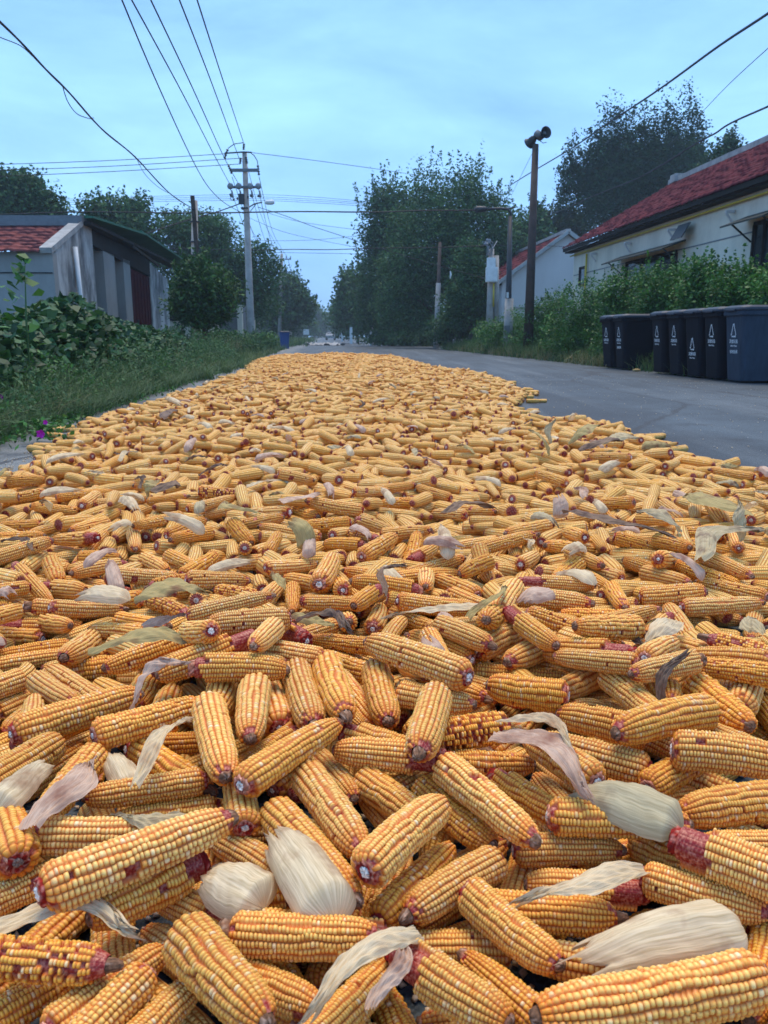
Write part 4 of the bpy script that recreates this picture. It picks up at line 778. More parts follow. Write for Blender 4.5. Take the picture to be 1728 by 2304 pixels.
mm.add(V, [(i * 8 + j, (i + 1) * 8 + j, (i + 1) * 8 + j + 1, i * 8 + j + 1) for i in range(n1 - 1) for j in range(7)]); o = mm.build('white_tarpaulin', M['tarp'], smooth=True); o.location = p; tag(o, 'crumpled white sheet lying across the road near the vanishing point', 'tarpaulin')
for (dx, lb, nm) in ((-1.35, 'dark lump at the left end of the white sheet', 'stone'), (1.35, 'dark lump at the right end of the white sheet', 'stone')):
    mm = MB(); mm.lathe([(.12, 0), (.2, .08), (.16, .2), (.05, .26)], (0, 0, 0), 8); o = mm.build(nm, M['grey_metal'], smooth=True); o.location = p + np.array([dx, -1.2, 0]); tag(o, lb, 'stone')
b = W(689, 757, 95) * np.array([1, 1, 0]); o = empty('sign', b); tag(o, 'small white board on a post at the left, near the vanishing point', 'sign')
zc = W(689, 747, 95)[2]; mm = MB(); mm.box((0, 0, zc), (.68, .05, .62)); mm.build('board', M['white_box'], o); mm = MB(); mm.tube([(0, .05, 0), (0, .05, zc)], .04, 6); mm.build('post', M['grey_metal'], o)
for k, (u, D, h) in enumerate(((770, 90, 1.2), (790, 75, 1.5), (836, 60, 1.3))):
    x = W(u, 757, D); mm = MB(); mm.lathe([(.13, 0), (.12, h)], (0, 0, 0), 8); o = mm.build('whitewashed_trunk', M['pvc']); o.location = (x[0], D, 0); tag(o, ['farthest', 'middle', 'nearest'][k] + ' whitewashed stub at the foot of the right roadside trees', 'post', 'whitewashed trunks along the right')
b = W(744, 757, 150) * np.array([1, 1, 0]); o = empty('parked_car', b); tag(o, 'tiny pale car far down the road', 'car')
mm = MB(); loft(mm, [ring_z(1.6, 3.9, .35, .3), ring_z(1.7, 4.1, .8, .3), ring_z(1.6, 3.8, .95, .3), ring_z(1.25, 2.1, 1.4, .25)]); mm.build('body', M['tarp'], o); mm = MB(); mm.box((0, -1.32, 1.15), (1.1, .3, .3)); mm.build('windscreen', M['glass'], o)
mm = MB()
for sx in (-.75, .75):
    for sy in (-1.3, 1.3): mm.lathe([(.32, -.1), (.32, .1)], (sx, sy, .32), 12, zlook((1, 0, 0)))
mm.build('wheel', M['dark'], o)
# ------------------------------------------------------------------ corn
# the foremost ears, read off the photograph: butt x y, tip x y, thickness (sheet pixels), kind, height
HAND = [
(1640,2125,1160,2215,142,'a',.135),(862,2070,1085,2215,112,'r',.12),(395,2045,575,2240,128,'g',.125),(500,2038,815,2045,98,'b',.12),
(-60,2075,235,2100,86,'s',.13),(120,2250,345,2085,92,'g',.09),(250,2300,400,2150,80,'y',.10),(700,2225,800,2125,78,'y',.10),
(1040,1975,1185,2095,88,'g',.11),(1050,2040,890,2040,68,'y',.09),(1040,1968,1325,1985,88,'d',.11),(1400,1935,1650,2010,80,'y',.10),
(1470,1865,1720,1965,112,'r',.13),(1650,1960,1610,2200,80,'g',.10),(95,1955,500,1795,104,'y',.15),(75,1812,390,1812,84,'y',.12),
(45,1880,-20,1730,92,'p',.12),(395,1915,240,1995,100,'r',.11),(480,1985,375,1930,84,'r',.10),(110,1890,-20,1950,62,'y',.10),
(590,1880,490,1815,72,'d',.10),(590,1755,775,1945,90,'y',.12),(655,1665,772,1835,84,'y',.13),(785,1895,955,1745,92,'p',.145),
(820,1990,975,1830,74,'o',.10),(1075,1865,880,1985,82,'d',.11),(955,1655,1155,1820,84,'y',.135),(780,1680,905,1765,74,'g',.10),
(910,1710,1065,1840,70,'o',.09),(960,1665,720,1640,74,'r',.11),(945,1515,905,1645,78,'d',.15),(525,1725,735,1595,74,'g',.13),
(450,1525,500,1715,86,'g',.13),(295,1610,445,1705,70,'d',.10),(445,1708,190,1745,60,'g',.105),(470,1745,235,1780,54,'d',.09),
(525,1790,510,1690,72,'p',.11),(210,1640,90,1790,74,'o',.12),(-30,1700,125,1605,84,'y',.12),(30,1585,300,1500,76,'g',.12),
(205,1600,435,1530,70,'o',.12),(1010,1480,795,1405,76,'y',.14),(1185,1785,1485,1805,82,'g',.12),(1110,1850,1340,1850,70,'y',.09),
(1380,1930,1150,1915,72,'r',.10),(1535,1555,1330,1605,84,'g',.13),(1450,1635,1690,1665,92,'d',.13),(1690,1735,1470,1765,88,'g',.12),
(1700,1830,1550,1825,72,'g',.11),(1285,1700,1140,1610,80,'g',.12),(1405,1655,1160,1590,76,'y',.11),(1400,1570,1205,1525,74,'g',.11),
(1210,1515,1075,1495,72,'g',.11),(1310,1455,1440,1560,62,'p',.12),(600,1560,565,1440,76,'y',.11),(640,1450,680,1575,74,'d',.12),
(705,1450,745,1570,74,'d',.12),(815,1440,845,1555,72,'g',.11),(495,1430,460,1530,72,'y',.12),(555,1500,540,1620,74,'p',.12),
(645,1565,520,1640,70,'r',.11),(775,1580,890,1610,70,'r',.11),(1050,1590,960,1605,76,'s',.11),(1080,1695,1215,1775,68,'r',.10),
(1500,1480,1620,1570,84,'o',.12),(1390,1395,1450,1530,72,'g',.12),(870,1510,1000,1530,60,'p',.10),(1290,1440,1210,1480,60,'g',.10),
(480,1400,330,1440,64,'y',.11),(1620,1620,1480,1560,72,'g',.11),(700,1660,760,1720,60,'g',.08),(1600,1520,1640,1420,66,'y',.11),
(1400,1720,1510,1660,66,'o',.09),(1380,1720,1460,1700,60,'r',.09),(160,1560,60,1600,60,'o',.08),(1000,1640,1110,1640,66,'o',.10),
(1530,2120,1620,1960,80,'g',.09),(0,2200,130,2120,90,'o',.08),(500,2160,640,2210,90,'g',.08),(560,1990,700,1960,80,'o',.07),
(150,1890,60,1830,70,'o',.08),(1250,1860,1400,1800,66,'g',.08),(1290,2060,1400,1990,80,'g',.08),(880,1800,800,1720,64,'g',.07),
(1210,1400,1330,1440,66,'g',.11),(1030,1400,1150,1355,66,'g',.12),(930,1360,1065,1340,60,'y',.12),(1200,1390,1100,1440,62,'p',.11),
(470,1380,640,1420,60,'g',.12),(655,1395,530,1340,72,'r',.13),(690,1270,720,1210,60,'d',.12),(1060,1360,1120,1270,60,'y',.12),
]

KINDS = 'yogdrpbsa'; KS = 1728 / 1659.
def settle(C, A, HL, R, an, iters, per=None):
    """push overlapping ears apart and let them sink onto each other and the road, so the heap packs like real ears"""
    C = C.copy(); A = A.copy(); NN = len(C); C0 = C.copy(); A0_ = A.copy(); an = np.asarray(an, float)
    for it in range(iters):
        if it % 10 == 0:
            d = C[:, None, :2] - C[None, :, :2]
            if per: d -= per * np.round(d / per)
            i, j = np.where(np.triu((d ** 2).sum(2) < .0625, 1)); dz = np.abs(C[i, 2] - C[j, 2]) < .16; i = i[dz]; j = j[dz]; sh = np.zeros((len(i), 3))
            if per: sh[:, :2] = per * np.round((C[i, :2] - C[j, :2]) / per)
        C[:, 2] -= (.0022 if it < iters * .65 else .0004) * (an == 0)
        P1 = C[i]; P2 = C[j] + sh; d1 = A[i]; d2 = A[j]; h1 = HL[i]; h2 = HL[j]; r = P1 - P2
        b = (d1 * d2).sum(1); cc = (d1 * r).sum(1); f = (d2 * r).sum(1); den = np.maximum(1 - b * b, 1e-4)
        s1 = np.clip((b * f - cc) / den, -h1, h1); t1 = np.clip(b * s1 + f, -h2, h2); s1 = np.clip(b * t1 - cc, -h1, h1)
        nv = P1 + d1 * s1[:, None] - P2 - d2 * t1[:, None]; dist = np.linalg.norm(nv, axis=1); nv = np.where(dist[:, None] > 1e-5, nv / np.maximum(dist, 1e-5)[:, None], np.array([0, 0, 1.]))
        pen = (R[i] + R[j]) * .965 - dist; k = pen > 0; ii = i[k]; jj = j[k]; pe = pen[k][:, None]; nk = nv[k]
        w1 = np.where(an[ii] > 0, .5, 1.)[:, None]; w2 = np.where(an[jj] > 0, .5, 1.)[:, None]; c1 = nk * pe * w1 / (w1 + w2) * .55; c2 = -nk * pe * w2 / (w1 + w2) * .55
        a1 = c1 * s1[k][:, None] / .024; a2 = c2 * t1[k][:, None] / .024; ij = np.r_[ii, jj]; cc_ = np.concatenate([c1, c2]); aa_ = np.concatenate([a1, a2])
        dC = np.stack([np.bincount(ij, cc_[:, q], NN) for q in range(3)], 1); dA = np.stack([np.bincount(ij, aa_[:, q], NN) for q in range(3)], 1)
        C += np.clip(dC, -.01, .01); A += np.clip(dA, -.1, .1); A /= np.linalg.norm(A, axis=1)[:, None]
        for sg in (-1, 1):
            e = C[:, 2] + sg * A[:, 2] * HL - R; m = e < 0; C[m, 2] -= e[m] * .5; A[m, 2] -= sg * e[m] * .5 / HL[m]
        A[:, 2] *= .996; A += (A0_ - A) * np.where(an > 0, .15, 0.)[:, None]; C[:, 2] += (C0[:, 2] - C[:, 2]) * np.where(an > 0, .06, 0.)
        A /= np.linalg.norm(A, axis=1)[:, None]; C[:, :2] += (C0[:, :2] - C[:, :2]) * np.where(an > 0, .25, .01)[:, None]
    return C, A
def fill(pts, zs, rg):
    n = len(pts); yaw = rg.uniform(0, 2 * np.pi, n); pit = rg.normal(0, .12, n); ax = np.stack([np.cos(yaw) * np.cos(pit), np.sin(yaw) * np.cos(pit), np.sin(pit)], 1)
    return np.c_[pts, zs], ax, rg.normal(.149, .022, n).clip(.09, .20), rg.normal(.0210, .0022, n).clip(.0155, .026), rg.choice(8, n, p=[.24, .14, .24, .12, .11, .10, .03, .02])
def near_field():
    C = []; A = []; LN = []; R = []; T = []
    for x1, y1, x2, y2, w, t, z in HAND:
        z = z - .045 + .037 * min(max((2000 - (y1 + y2) / 2) / 450, 0), 1); p = G(x1 * KS, y1 * KS, z); q = G(x2 * KS, y2 * KS, z); m_ = (p + q) / 2; zc = m_[1] * ct - (m_[2] - HC) * st
        Ln = np.linalg.norm(q - p); C.append(m_); A.append((q - p) / Ln); LN.append(min(max(Ln, .125), .215)); R.append(min(max(w * KS / F * zc / 2, .0190), .0262)); T.append(KINDS.index(t))
    rg = np.random.default_rng(9); pts = []; zs = []
    for y0, y1, den, z0, z1 in ((.40, 1.22, 122, .02, .03), (1.18, YN, 270, .03, .20)):
        n = int(den * (y1 - y0) * 6.4); xy = np.c_[rg.uniform(-3.2, 3.2, n), rg.uniform(y0, y1, n)]; xy = xy[np.abs(xy[:, 0]) < .56 * xy[:, 1] + .22]; pts.append(xy); zs.append(rg.uniform(z0, z1, len(xy)))
    xy = np.c_[rg.uniform(-1, 1, 60), rg.uniform(.35, 1.2, 60)]; xy = xy[(np.abs(xy[:, 0]) > .52 * xy[:, 1] + .03) & (np.abs(xy[:, 0]) < .6 * xy[:, 1] + .25)]; pts.append(xy); zs.append(rg.uniform(.05, .12, len(xy)))
    f = fill(np.concatenate(pts), np.concatenate(zs), rg); C = np.concatenate([np.array(C), f[0]]); A = np.concatenate([np.array(A), f[1]]); LN = np.r_[LN, f[2]]; R = np.r_[R, f[3]]; T = np.r_[T, f[4]].astype(int)
    an = np.r_[np.ones(len(HAND)), np.zeros(len(f[0]))]; C, A = settle(C, A, LN / 2 - R * .8, R, an, 300); return C, A, LN, R, T
def tile_field(per):
    rg = np.random.default_rng(77); n = int(270 * per * per); f = fill(rg.uniform(0, per, (n, 2)), rg.uniform(.03, .20, n), rg); C, A = settle(f[0], f[1], f[2] / 2 - f[3] * .8, f[3], np.zeros(n), 260, per); return C, A, f[2], f[3], f[4]
YN = 3.2
POLY = np.array([(3.4, -.6), (3.4, 1.2), (2.7, 2.6), (1.75, 3.45), (1.65, 3.73), (1.52, 4.0), (1.65, 4.5), (1.66, 5.5), (1.39, 5.78), (1.1, 6.1), (1.2, 7.2), (1.43, 8.06), (1.64, 9.02), (1.69, 11.83), (1.56, 14.34), (.8, 16.3), (.9, 18), (.48, 24.0), (-1.01, 27.4), (-2.5, 27),
                 (-3.3, 26), (-3.48, 23.8), (-3.33, 20), (-2.66, 15.9), (-2.48, 14), (-2.28, 9.4), (-2.22, 7.6), (-2.12, 7.0), (-2.2, 5.6), (-1.95, 4.9), (-1.7, 3.5), (-2.3, 2.8), (-3, 1.5), (-3, -.6)])
def poly_dist(P):
    """signed distance to the heap outline, positive inside"""
    x, y = P[:, 0], P[:, 1]; ins = np.zeros(len(P), bool); dm = np.full(len(P), 9.)
    for i in range(len(POLY)):
        a, b = POLY[i], POLY[(i + 1) % len(POLY)]; c = ((a[1] > y) != (b[1] > y)) & (x < (b[0] - a[0]) * (y - a[1]) / (b[1] - a[1] + 1e-12) + a[0]); ins ^= c
        d = b - a; t = np.clip(((x - a[0]) * d[0] + (y - a[1]) * d[1]) / (d @ d), 0, 1); dm = np.minimum(dm, np.hypot(x - a[0] - t * d[0], y - a[1] - t * d[1]))
    return np.where(ins, dm, -dm)
def cob_colour(nt, fine):
    n = N(nt, 'ShaderNodeTexNoise'); n.inputs['Scale'].default_value = 240; n.inputs['Detail'].default_value = 3; tc = N(nt, 'ShaderNodeTexCoord'); nt.links.new(tc.outputs['Object'], n.inputs[0])
    r = N(nt, 'ShaderNodeValToRGB'); r.color_ramp.elements[0].position = .42; r.color_ramp.elements[0].color = (.27, .012, .010, 1); r.color_ramp.elements[1].position = .66; r.color_ramp.elements[1].color = (.52, .17, .11, 1)
    nt.links.new(n.outputs[0], r.inputs[0]); return r.outputs[0], n.outputs[0]
def kernel_colour(nt, h, rnd, hue, end, shift=0.0, lod=False):
    pale, gold, orange = (.98, .66, .20), (.98, .52, .07), (.84, .30, .025)
    hue = mathn(nt, 'ADD', hue, shift, clamp=True)
    c1 = rgbmix(nt, hue, pale, gold); c1 = rgbmix(nt, mathn(nt, 'MULTIPLY', mathn(nt, 'SUBTRACT', rnd, .86), 5, clamp=True), c1, (.97, .86, .55))
    c1 = rgbmix(nt, mathn(nt, 'MULTIPLY', mathn(nt, 'SUBTRACT', .16, rnd), 4, clamp=True), c1, orange)
    c1 = rgbmix(nt, end, c1, orange)
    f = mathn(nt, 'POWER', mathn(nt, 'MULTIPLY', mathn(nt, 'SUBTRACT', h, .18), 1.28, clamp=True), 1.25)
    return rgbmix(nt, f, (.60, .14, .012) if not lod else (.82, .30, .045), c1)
def kernel_mat(name, shift):
    m = bpy.data.materials.new(name); m.use_nodes = True; nt = m.node_tree; b = nt.nodes['Principled BSDF']; L = nt.links.new
    a = attr(nt); s = N(nt, 'ShaderNodeSeparateColor'); L(a.outputs['Color'], s.inputs[0]); oi = N(nt, 'ShaderNodeObjectInfo')
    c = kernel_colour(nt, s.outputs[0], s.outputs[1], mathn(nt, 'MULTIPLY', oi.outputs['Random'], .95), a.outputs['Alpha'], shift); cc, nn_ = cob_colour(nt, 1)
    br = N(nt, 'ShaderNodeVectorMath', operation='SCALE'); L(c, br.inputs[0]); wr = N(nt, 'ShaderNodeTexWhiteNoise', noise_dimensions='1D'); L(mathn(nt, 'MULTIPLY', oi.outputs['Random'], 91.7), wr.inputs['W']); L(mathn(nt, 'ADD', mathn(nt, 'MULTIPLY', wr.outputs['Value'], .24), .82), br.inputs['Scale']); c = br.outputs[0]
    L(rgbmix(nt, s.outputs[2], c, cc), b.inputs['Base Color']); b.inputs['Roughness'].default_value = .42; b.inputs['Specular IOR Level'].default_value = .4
    b.inputs['Subsurface Weight'].default_value = .12; b.inputs['Subsurface Radius'].default_value = (.006, .003, .001); b.inputs['Subsurface Scale'].default_value = 1
    return m
KM = {'pale': kernel_mat('kernels_pale', -.28), 'gold': kernel_mat('kernels_golden', .12), 'deep': kernel_mat('kernels_deep', .6)}
def vc_mat(name, rough=.8, bump=.6, bs=260):
    m = bpy.data.materials.new(name); m.use_nodes = True; nt = m.node_tree; b = nt.nodes['Principled BSDF']; a = attr(nt); n = N(nt, 'ShaderNodeTexNoise'); n.inputs['Scale'].default_value = bs; n.inputs['Detail'].default_value = 4
    tc = N(nt, 'ShaderNodeTexCoord'); nt.links.new(tc.outputs['Object'], n.inputs[0]); v = N(nt, 'ShaderNodeVectorMath', operation='SCALE'); nt.links.new(a.outputs['Color'], v.inputs[0]); nt.links.new(mathn(nt, 'ADD', mathn(nt, 'MULTIPLY', n.outputs[0], 1.5), .25), v.inputs['Scale'])
    nt.links.new(v.outputs[0], b.inputs['Base Color']); bp = N(nt, 'ShaderNodeBump'); bp.inputs['Strength'].default_value = bump; bp.inputs['Distance'].default_value = .002; nt.links.new(n.outputs[0], bp.inputs['Height']); nt.links.new(bp.outputs[0], b.inputs['Normal']); b.inputs['Roughness'].default_value = rough; b.inputs['Specular IOR Level'].default_value = .2
    return m
M['cob'] = vc_mat('corn_cob')
def lod_mat():
    m = bpy.data.materials.new('corn_heap'); m.use_nodes = True; nt = m.node_tree; b = nt.nodes['Principled BSDF']; L = nt.links.new
    a = attr(nt); s = N(nt, 'ShaderNodeSeparateColor'); L(a.outputs['Color'], s.inputs[0]); uv = N(nt, 'ShaderNodeUVMap'); sx = N(nt, 'ShaderNodeSeparateXYZ'); L(uv.outputs[0], sx.inputs[0])
    U, V = sx.outputs[0], sx.outputs[1]; row = mathn(nt, 'FLOOR', U); fu = mathn(nt, 'FRACT', U); wn = N(nt, 'ShaderNodeTexWhiteNoise', noise_dimensions='1D'); L(row, wn.inputs['W'])
    V2 = mathn(nt, 'ADD', V, wn.outputs[0]); fv = mathn(nt, 'FRACT', V2)
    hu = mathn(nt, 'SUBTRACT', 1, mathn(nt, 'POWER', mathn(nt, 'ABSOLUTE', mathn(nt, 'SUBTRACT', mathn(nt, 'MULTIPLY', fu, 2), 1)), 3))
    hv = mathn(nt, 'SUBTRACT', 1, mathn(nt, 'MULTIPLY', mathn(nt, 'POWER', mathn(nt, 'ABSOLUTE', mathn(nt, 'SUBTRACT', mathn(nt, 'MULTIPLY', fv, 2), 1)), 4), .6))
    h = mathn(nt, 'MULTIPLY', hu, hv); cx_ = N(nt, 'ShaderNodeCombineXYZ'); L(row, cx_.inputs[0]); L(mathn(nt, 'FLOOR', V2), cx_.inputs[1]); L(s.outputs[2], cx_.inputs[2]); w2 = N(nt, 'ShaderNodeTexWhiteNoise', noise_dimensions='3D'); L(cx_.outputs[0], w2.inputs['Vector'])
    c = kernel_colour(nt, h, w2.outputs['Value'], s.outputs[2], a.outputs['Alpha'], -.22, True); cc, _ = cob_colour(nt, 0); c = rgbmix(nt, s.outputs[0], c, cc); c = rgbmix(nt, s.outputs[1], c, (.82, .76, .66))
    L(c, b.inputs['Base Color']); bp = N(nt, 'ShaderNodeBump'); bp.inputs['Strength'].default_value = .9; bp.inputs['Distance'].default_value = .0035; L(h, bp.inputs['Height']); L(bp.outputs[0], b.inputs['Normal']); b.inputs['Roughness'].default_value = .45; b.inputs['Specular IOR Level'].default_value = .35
    return m
M['heap'] = lod_mat()
L0, R0 = .18, .024
def ear_env(t, tp=.14):
    e = 1 - tp * np.clip(t - .15, 0, 1) ** 1.2; q = np.clip((.07 - t) / .07, 0, 1); e = e * np.sqrt(1 - .68 * q ** 2); q = np.clip((t - .74) / .26, 0, 1); return e * np.sqrt(1 - .74 * q ** 2.1)
def smooth2(rg, n, m, amp, k):
    a = rg.normal(0, amp, (n, m)); ker = np.ones(k) / k
    return np.array([np.convolve(np.r_[r[:1].repeat(k), r, r[-1:].repeat(k)], ker, 'same')[k:-k] for r in a])
def make_ear(kind, seed):
    rg = np.random.default_rng(seed); nr = int(rg.choice([14, 16, 16, 18])); K = int(rg.integers(32, 38)) if kind != 'a' else 36
    fus = np.array([0, .10, .28, .5, .72, .90]); hus = np.array([0, .60, .93, 1, .93, .60]); fvs = np.array([0, .17, .5, .83]); hvs = np.array([.22, .86, 1, .86])
    na, nl = nr * 6, K * 4 + 1
    ia = np.arange(na); row = ia // 6; fu = fus[ia % 6]; hu = hus[ia % 6]; il = np.arange(nl); kk = np.minimum(il // 4, K - 1); fv = fvs[il % 4]; hv = hvs[il % 4]
    off = rg.uniform(-.5, .5, nr) * .9; offv = np.where(ia % 6 == 0, (off[row] + off[row - 1]) / 2, off[row])
    jit = rg.normal(0, .10, (nr, K + 1)); wig = smooth2(rg, nr, K + 1, .16 if rg.random() < .6 else .34, 5)
    tp = rg.uniform(.06, .34); amp = .0036; kr = rg.uniform(0, 1, (nr, K)); kz = rg.normal(0, .00032, (nr, K))
    miss = np.zeros((nr, K))
    if kind in 'r':
        r0 = int(rg.integers(nr)); w = int(rg.integers(4, nr)); k0 = 0; kl = int(rg.integers(4, 15))
        for dr in range(w): miss[(r0 + dr) % nr, k0:k0 + kl + int(rg.integers(-1, 2))] = 1
        r1 = int(rg.integers(nr)); miss[r1, 12:14] = 1
        miss[:, :2] = 1
    if kind == 's': miss[(rg.uniform(0, 1, (nr, K)) < .34)] = 1; miss[:, -3:] = 1
    if kind == 'o': miss[(rg.uniform(0, 1, (nr, K)) < .02)] = 1; kz *= 2.2
    if kind in 'yg': miss[(rg.uniform(0, 1, (nr, K)) < .005)] = 1
    if kind in 'ygdpb':
        miss[:, 0] = np.maximum(miss[:, 0], rg.uniform(0, 1, nr) < .35); miss[:, 1] = np.maximum(miss[:, 1], miss[:, 0] * (rg.uniform(0, 1, nr) < .4)); miss[:, -1] = rg.uniform(0, 1, nr) < .5; miss[:, -2] = np.maximum(miss[:, -2], miss[:, -1] * (rg.uniform(0, 1, nr) < .5))
        if rg.random() < .45: r2 = int(rg.integers(nr)); k2 = int(rg.integers(2, K - 5)); miss[[(r2 + q) % nr for q in range(int(rg.integers(1, 4)))], k2:k2 + int(rg.integers(2, 5))] = 1
    if kind in 'bd':
        miss[:, -2:] = (rg.uniform(0, 1, (nr, 2)) < .5)
    if kind in 'p':
        r0 = int(rg.integers(nr)); miss[[(r0 + q) % nr for q in range(4)], :1] = 1
    # rows of smaller spaced kernels that fade out
    V = np.zeros((nl, na, 3)); T = np.zeros((nl, na, 4)); bend = rg.normal(0, .0026); bend2 = rg.normal(0, .0015)
    rw = np.broadcast_to(row, (nl, na)); kb = np.broadcast_to(kk[:, None], (nl, na))
    vpos = (il // 4 + fv)[:, None] + offv[None, :] * np.clip(np.minimum(il, nl - 1 - il)[:, None] / 4., 0, 1)
    jj = jit[rw, np.minimum(kb + (fv[:, None] > .5), K)] * np.clip(np.minimum(il, nl - 1 - il)[:, None] / 4., 0, 1); vpos = vpos + jj * .8
    t = np.clip(vpos / K, 0, 1); x = (t - .5) * L0 + (.0)
    ang = 2 * np.pi * (row[None, :] + fu[None, :] + wig[rw, kb] * np.sin(np.pi * t)) / nr
    ms = miss[rw, kb]; edge = (hu[None, :] < .3) | (hv[:, None] < .3)
    endf = np.clip((t - .80) / .2, 0, 1) ** 1.2 * .9 + np.clip((.10 - t) / .1, 0, 1) * .85
    # near the ends the kernels are rounder and stand apart
    h = hu[None, :] * np.where(endf > .4, hv[:, None] ** 1.3, hv[:, None])
    env = ear_env(t, tp); Rr = (R0 - amp) * env + (amp * h + kz[rw, kb] * (h > .5)) * (.75 + .35 * env)
    core = R0 * .66 * np.minimum(env * 1.25, 1) + .0006 * h
    Rr = np.where(ms > .5, core, Rr)
    ecc = 1 + .03 * np.cos(2 * ang)
    V[..., 0] = x; V[..., 1] = Rr * ecc * np.cos(ang) + bend * (4 * (t - .5) ** 2 - 1) ; V[..., 2] = Rr * ecc * np.sin(ang) + bend2 * (4 * (t - .5) ** 2 - 1)
    T[..., 0] = h; T[..., 1] = kr[rw, kb]; T[..., 2] = np.where(ms > .5, 1, 0); T[..., 3] = np.clip(endf + (.25 if kind == 'o' else 0) * 0 + rg.normal(0, .12, (nr, K))[rw, kb], 0, 1)
    i = np.arange(nl - 1)[:, None] * na; j = np.arange(na)[None, :]; Fq = np.stack([i + j, i + na + j, i + na + (j + 1) % na, i + (j + 1) % na], -1).reshape(-1, 4)
    km = {'o': 'deep', 's': 'deep', 'y': 'pale', 'a': 'pale', 'd': 'gold', 'g': 'gold', 'r': 'gold', 'p': 'gold', 'b': 'pale'}[kind]
    ker = npmesh('kernels', V.reshape(-1, 3), Fq, KM[km], smooth=True, attrs={'tone': T.reshape(-1, 4)})
    # the cob itself: butt with pith, core, tip
    red, pink, white, brown = (.26, .014, .010), (.46, .17, .10), (.80, .74, .64), (.20, .10, .055)
    eb = {'r': .012, 'p': .0015, 'b': .016}.get(kind, .003 + rg.uniform(0, .004)); et = {'d': .017, 's': .02, 'b': .008}.get(kind, .004 + rg.uniform(0, .006)); n = 22; bc = {'b': brown}.get(kind, red if rg.random() < .6 else pink)
    xb = -L0 / 2 - eb; pw = rg.uniform(.0045, .0085); wc = white if rg.random() < .85 else (.30, .2, .15); tb = [(xb + .0012, .0004, wc), (xb - .0006, pw * .5, wc), (xb + .0006, pw, wc), (xb + .0022, pw + .0008, red), (xb + .0004, .0115, red if kind in 'pr' else pink), (xb + .0014, .0138, bc), (xb + .0035, .0152, bc)]
    if eb > .008: tb += [(xb + eb * .5, .0152, bc), (xb + eb * .9, .0150, bc)]
    tb += [(-L0 / 2 + .004, .0150, red), (-.02, .0145, red), (.04, .0135, red), (L0 / 2 - .012, .0115, red), (L0 / 2 - .001, .0100, brown if rg.random() < .7 else pink), (L0 / 2 + et * .5, .0082, brown), (L0 / 2 + et * .9, .0055, brown), (L0 / 2 + et, .0005, brown)]
    a = 2 * np.pi * np.arange(n) / n; V = []; T = []
    for (xx, r, c) in tb:
        tt = xx / L0 + .5; rr = r * .86 * (1 + rg.normal(0, .11, n)) if r > .004 else np.full(n, r); V.append(np.stack([np.full(n, xx) + rg.normal(0, .0005, n), rr * np.cos(a) + bend * (4 * (tt - .5) ** 2 - 1), rr * np.sin(a) + bend2 * (4 * (tt - .5) ** 2 - 1)], 1)); T.append(np.concatenate([np.tile(c, (n, 1)) * rg.uniform(.45, 1.5, (n, 1)) + (rg.uniform(0, 1, (n, 1)) < .13) * np.array([.3, .22, .17]), np.ones((n, 1))], 1))
    V = np.concatenate(V); T = np.concatenate(T); i = np.arange(len(tb) - 1)[:, None] * n; j = np.arange(n)[None, :]; Fq = np.stack([i + j, i + n + j, i + n + (j + 1) % n, i + (j + 1) % n], -1).reshape(-1, 4)[:, ::-1]
    cob = npmesh('cob', V, Fq, M['cob'], smooth=True, attrs={'tone': T}); return ker, cob
NV = {'y': 6, 'o': 4, 'g': 6, 'd': 4, 'r': 4, 'p': 4, 'b': 3, 's': 2, 'a': 1}
protos = {k: [make_ear(k, 100 + 13 * i + ord(k)) for i in range(NV[k])] for k in KINDS}
proto_used = set()
def place_phrase(u, v):
    f = u / 1728; hs = [(.06, 'at the left edge'), (.16, 'far left'), (.27, 'well left'), (.38, 'left of centre'), (.47, 'just left of centre'), (.53, 'on the centre line'), (.62, 'just right of centre'), (.73, 'right of centre'), (.84, 'well right'), (.94, 'far right'), (9, 'at the right edge')]
    h = next(t for q, t in hs if f < q); p = min(max(v / 2304, 0), .995); return h, '%d percent down' % round(p * 100)
labels_used = {}
def unique(lb):
    labels_used[lb] = labels_used.get(lb, 0) + 1; return lb
pending = []
LOOK = {'y': 'pale yellow', 'o': 'deep orange', 'g': 'golden', 'd': 'brown tipped', 'r': 'bare red butted', 'p': 'white pithed', 'b': 'brown stubbed', 's': 'sparse kernelled', 'a': 'thick pale'}
def relabel():
    groups = {}
    for o, lb, u, v in pending: groups.setdefault(lb, []).append((u, v, o))
    for lb, g in groups.items():
        if len(g) == 1: g[0][2]['label'] = lb; continue
        us = [q[0] for q in g]; vs = [q[1] for q in g]; hz = (max(us) - min(us)) >= (max(vs) - min(vs)); g.sort(key=lambda q: q[0] if hz else q[1])
        wd = (['left', 'right'] if hz else ['upper', 'lower']) if len(g) == 2 else ((['leftmost', 'middle', 'rightmost'] if hz else ['upper', 'middle', 'lower']) if len(g) == 3 else [('first', 'second', 'third', 'fourth', 'fifth', 'sixth', 'seventh', 'eighth')[i] + (' from left' if hz else ' from top') for i in range(len(g))])
        for w_, q in zip(wd, g): q[2]['label'] = w_ + ' ' + lb
EG = 'corn ears spread out to dry on the road'
rg = np.random.default_rng(21); sets = []
C, A, LL, RR, TT = near_field(); m_ = poly_dist(C) > .02; sets.append((C[m_], A[m_], LL[m_], RR[m_], TT[m_]))
per = 2.3; Ct, At, Lt, Rt, Tt = tile_field(per)
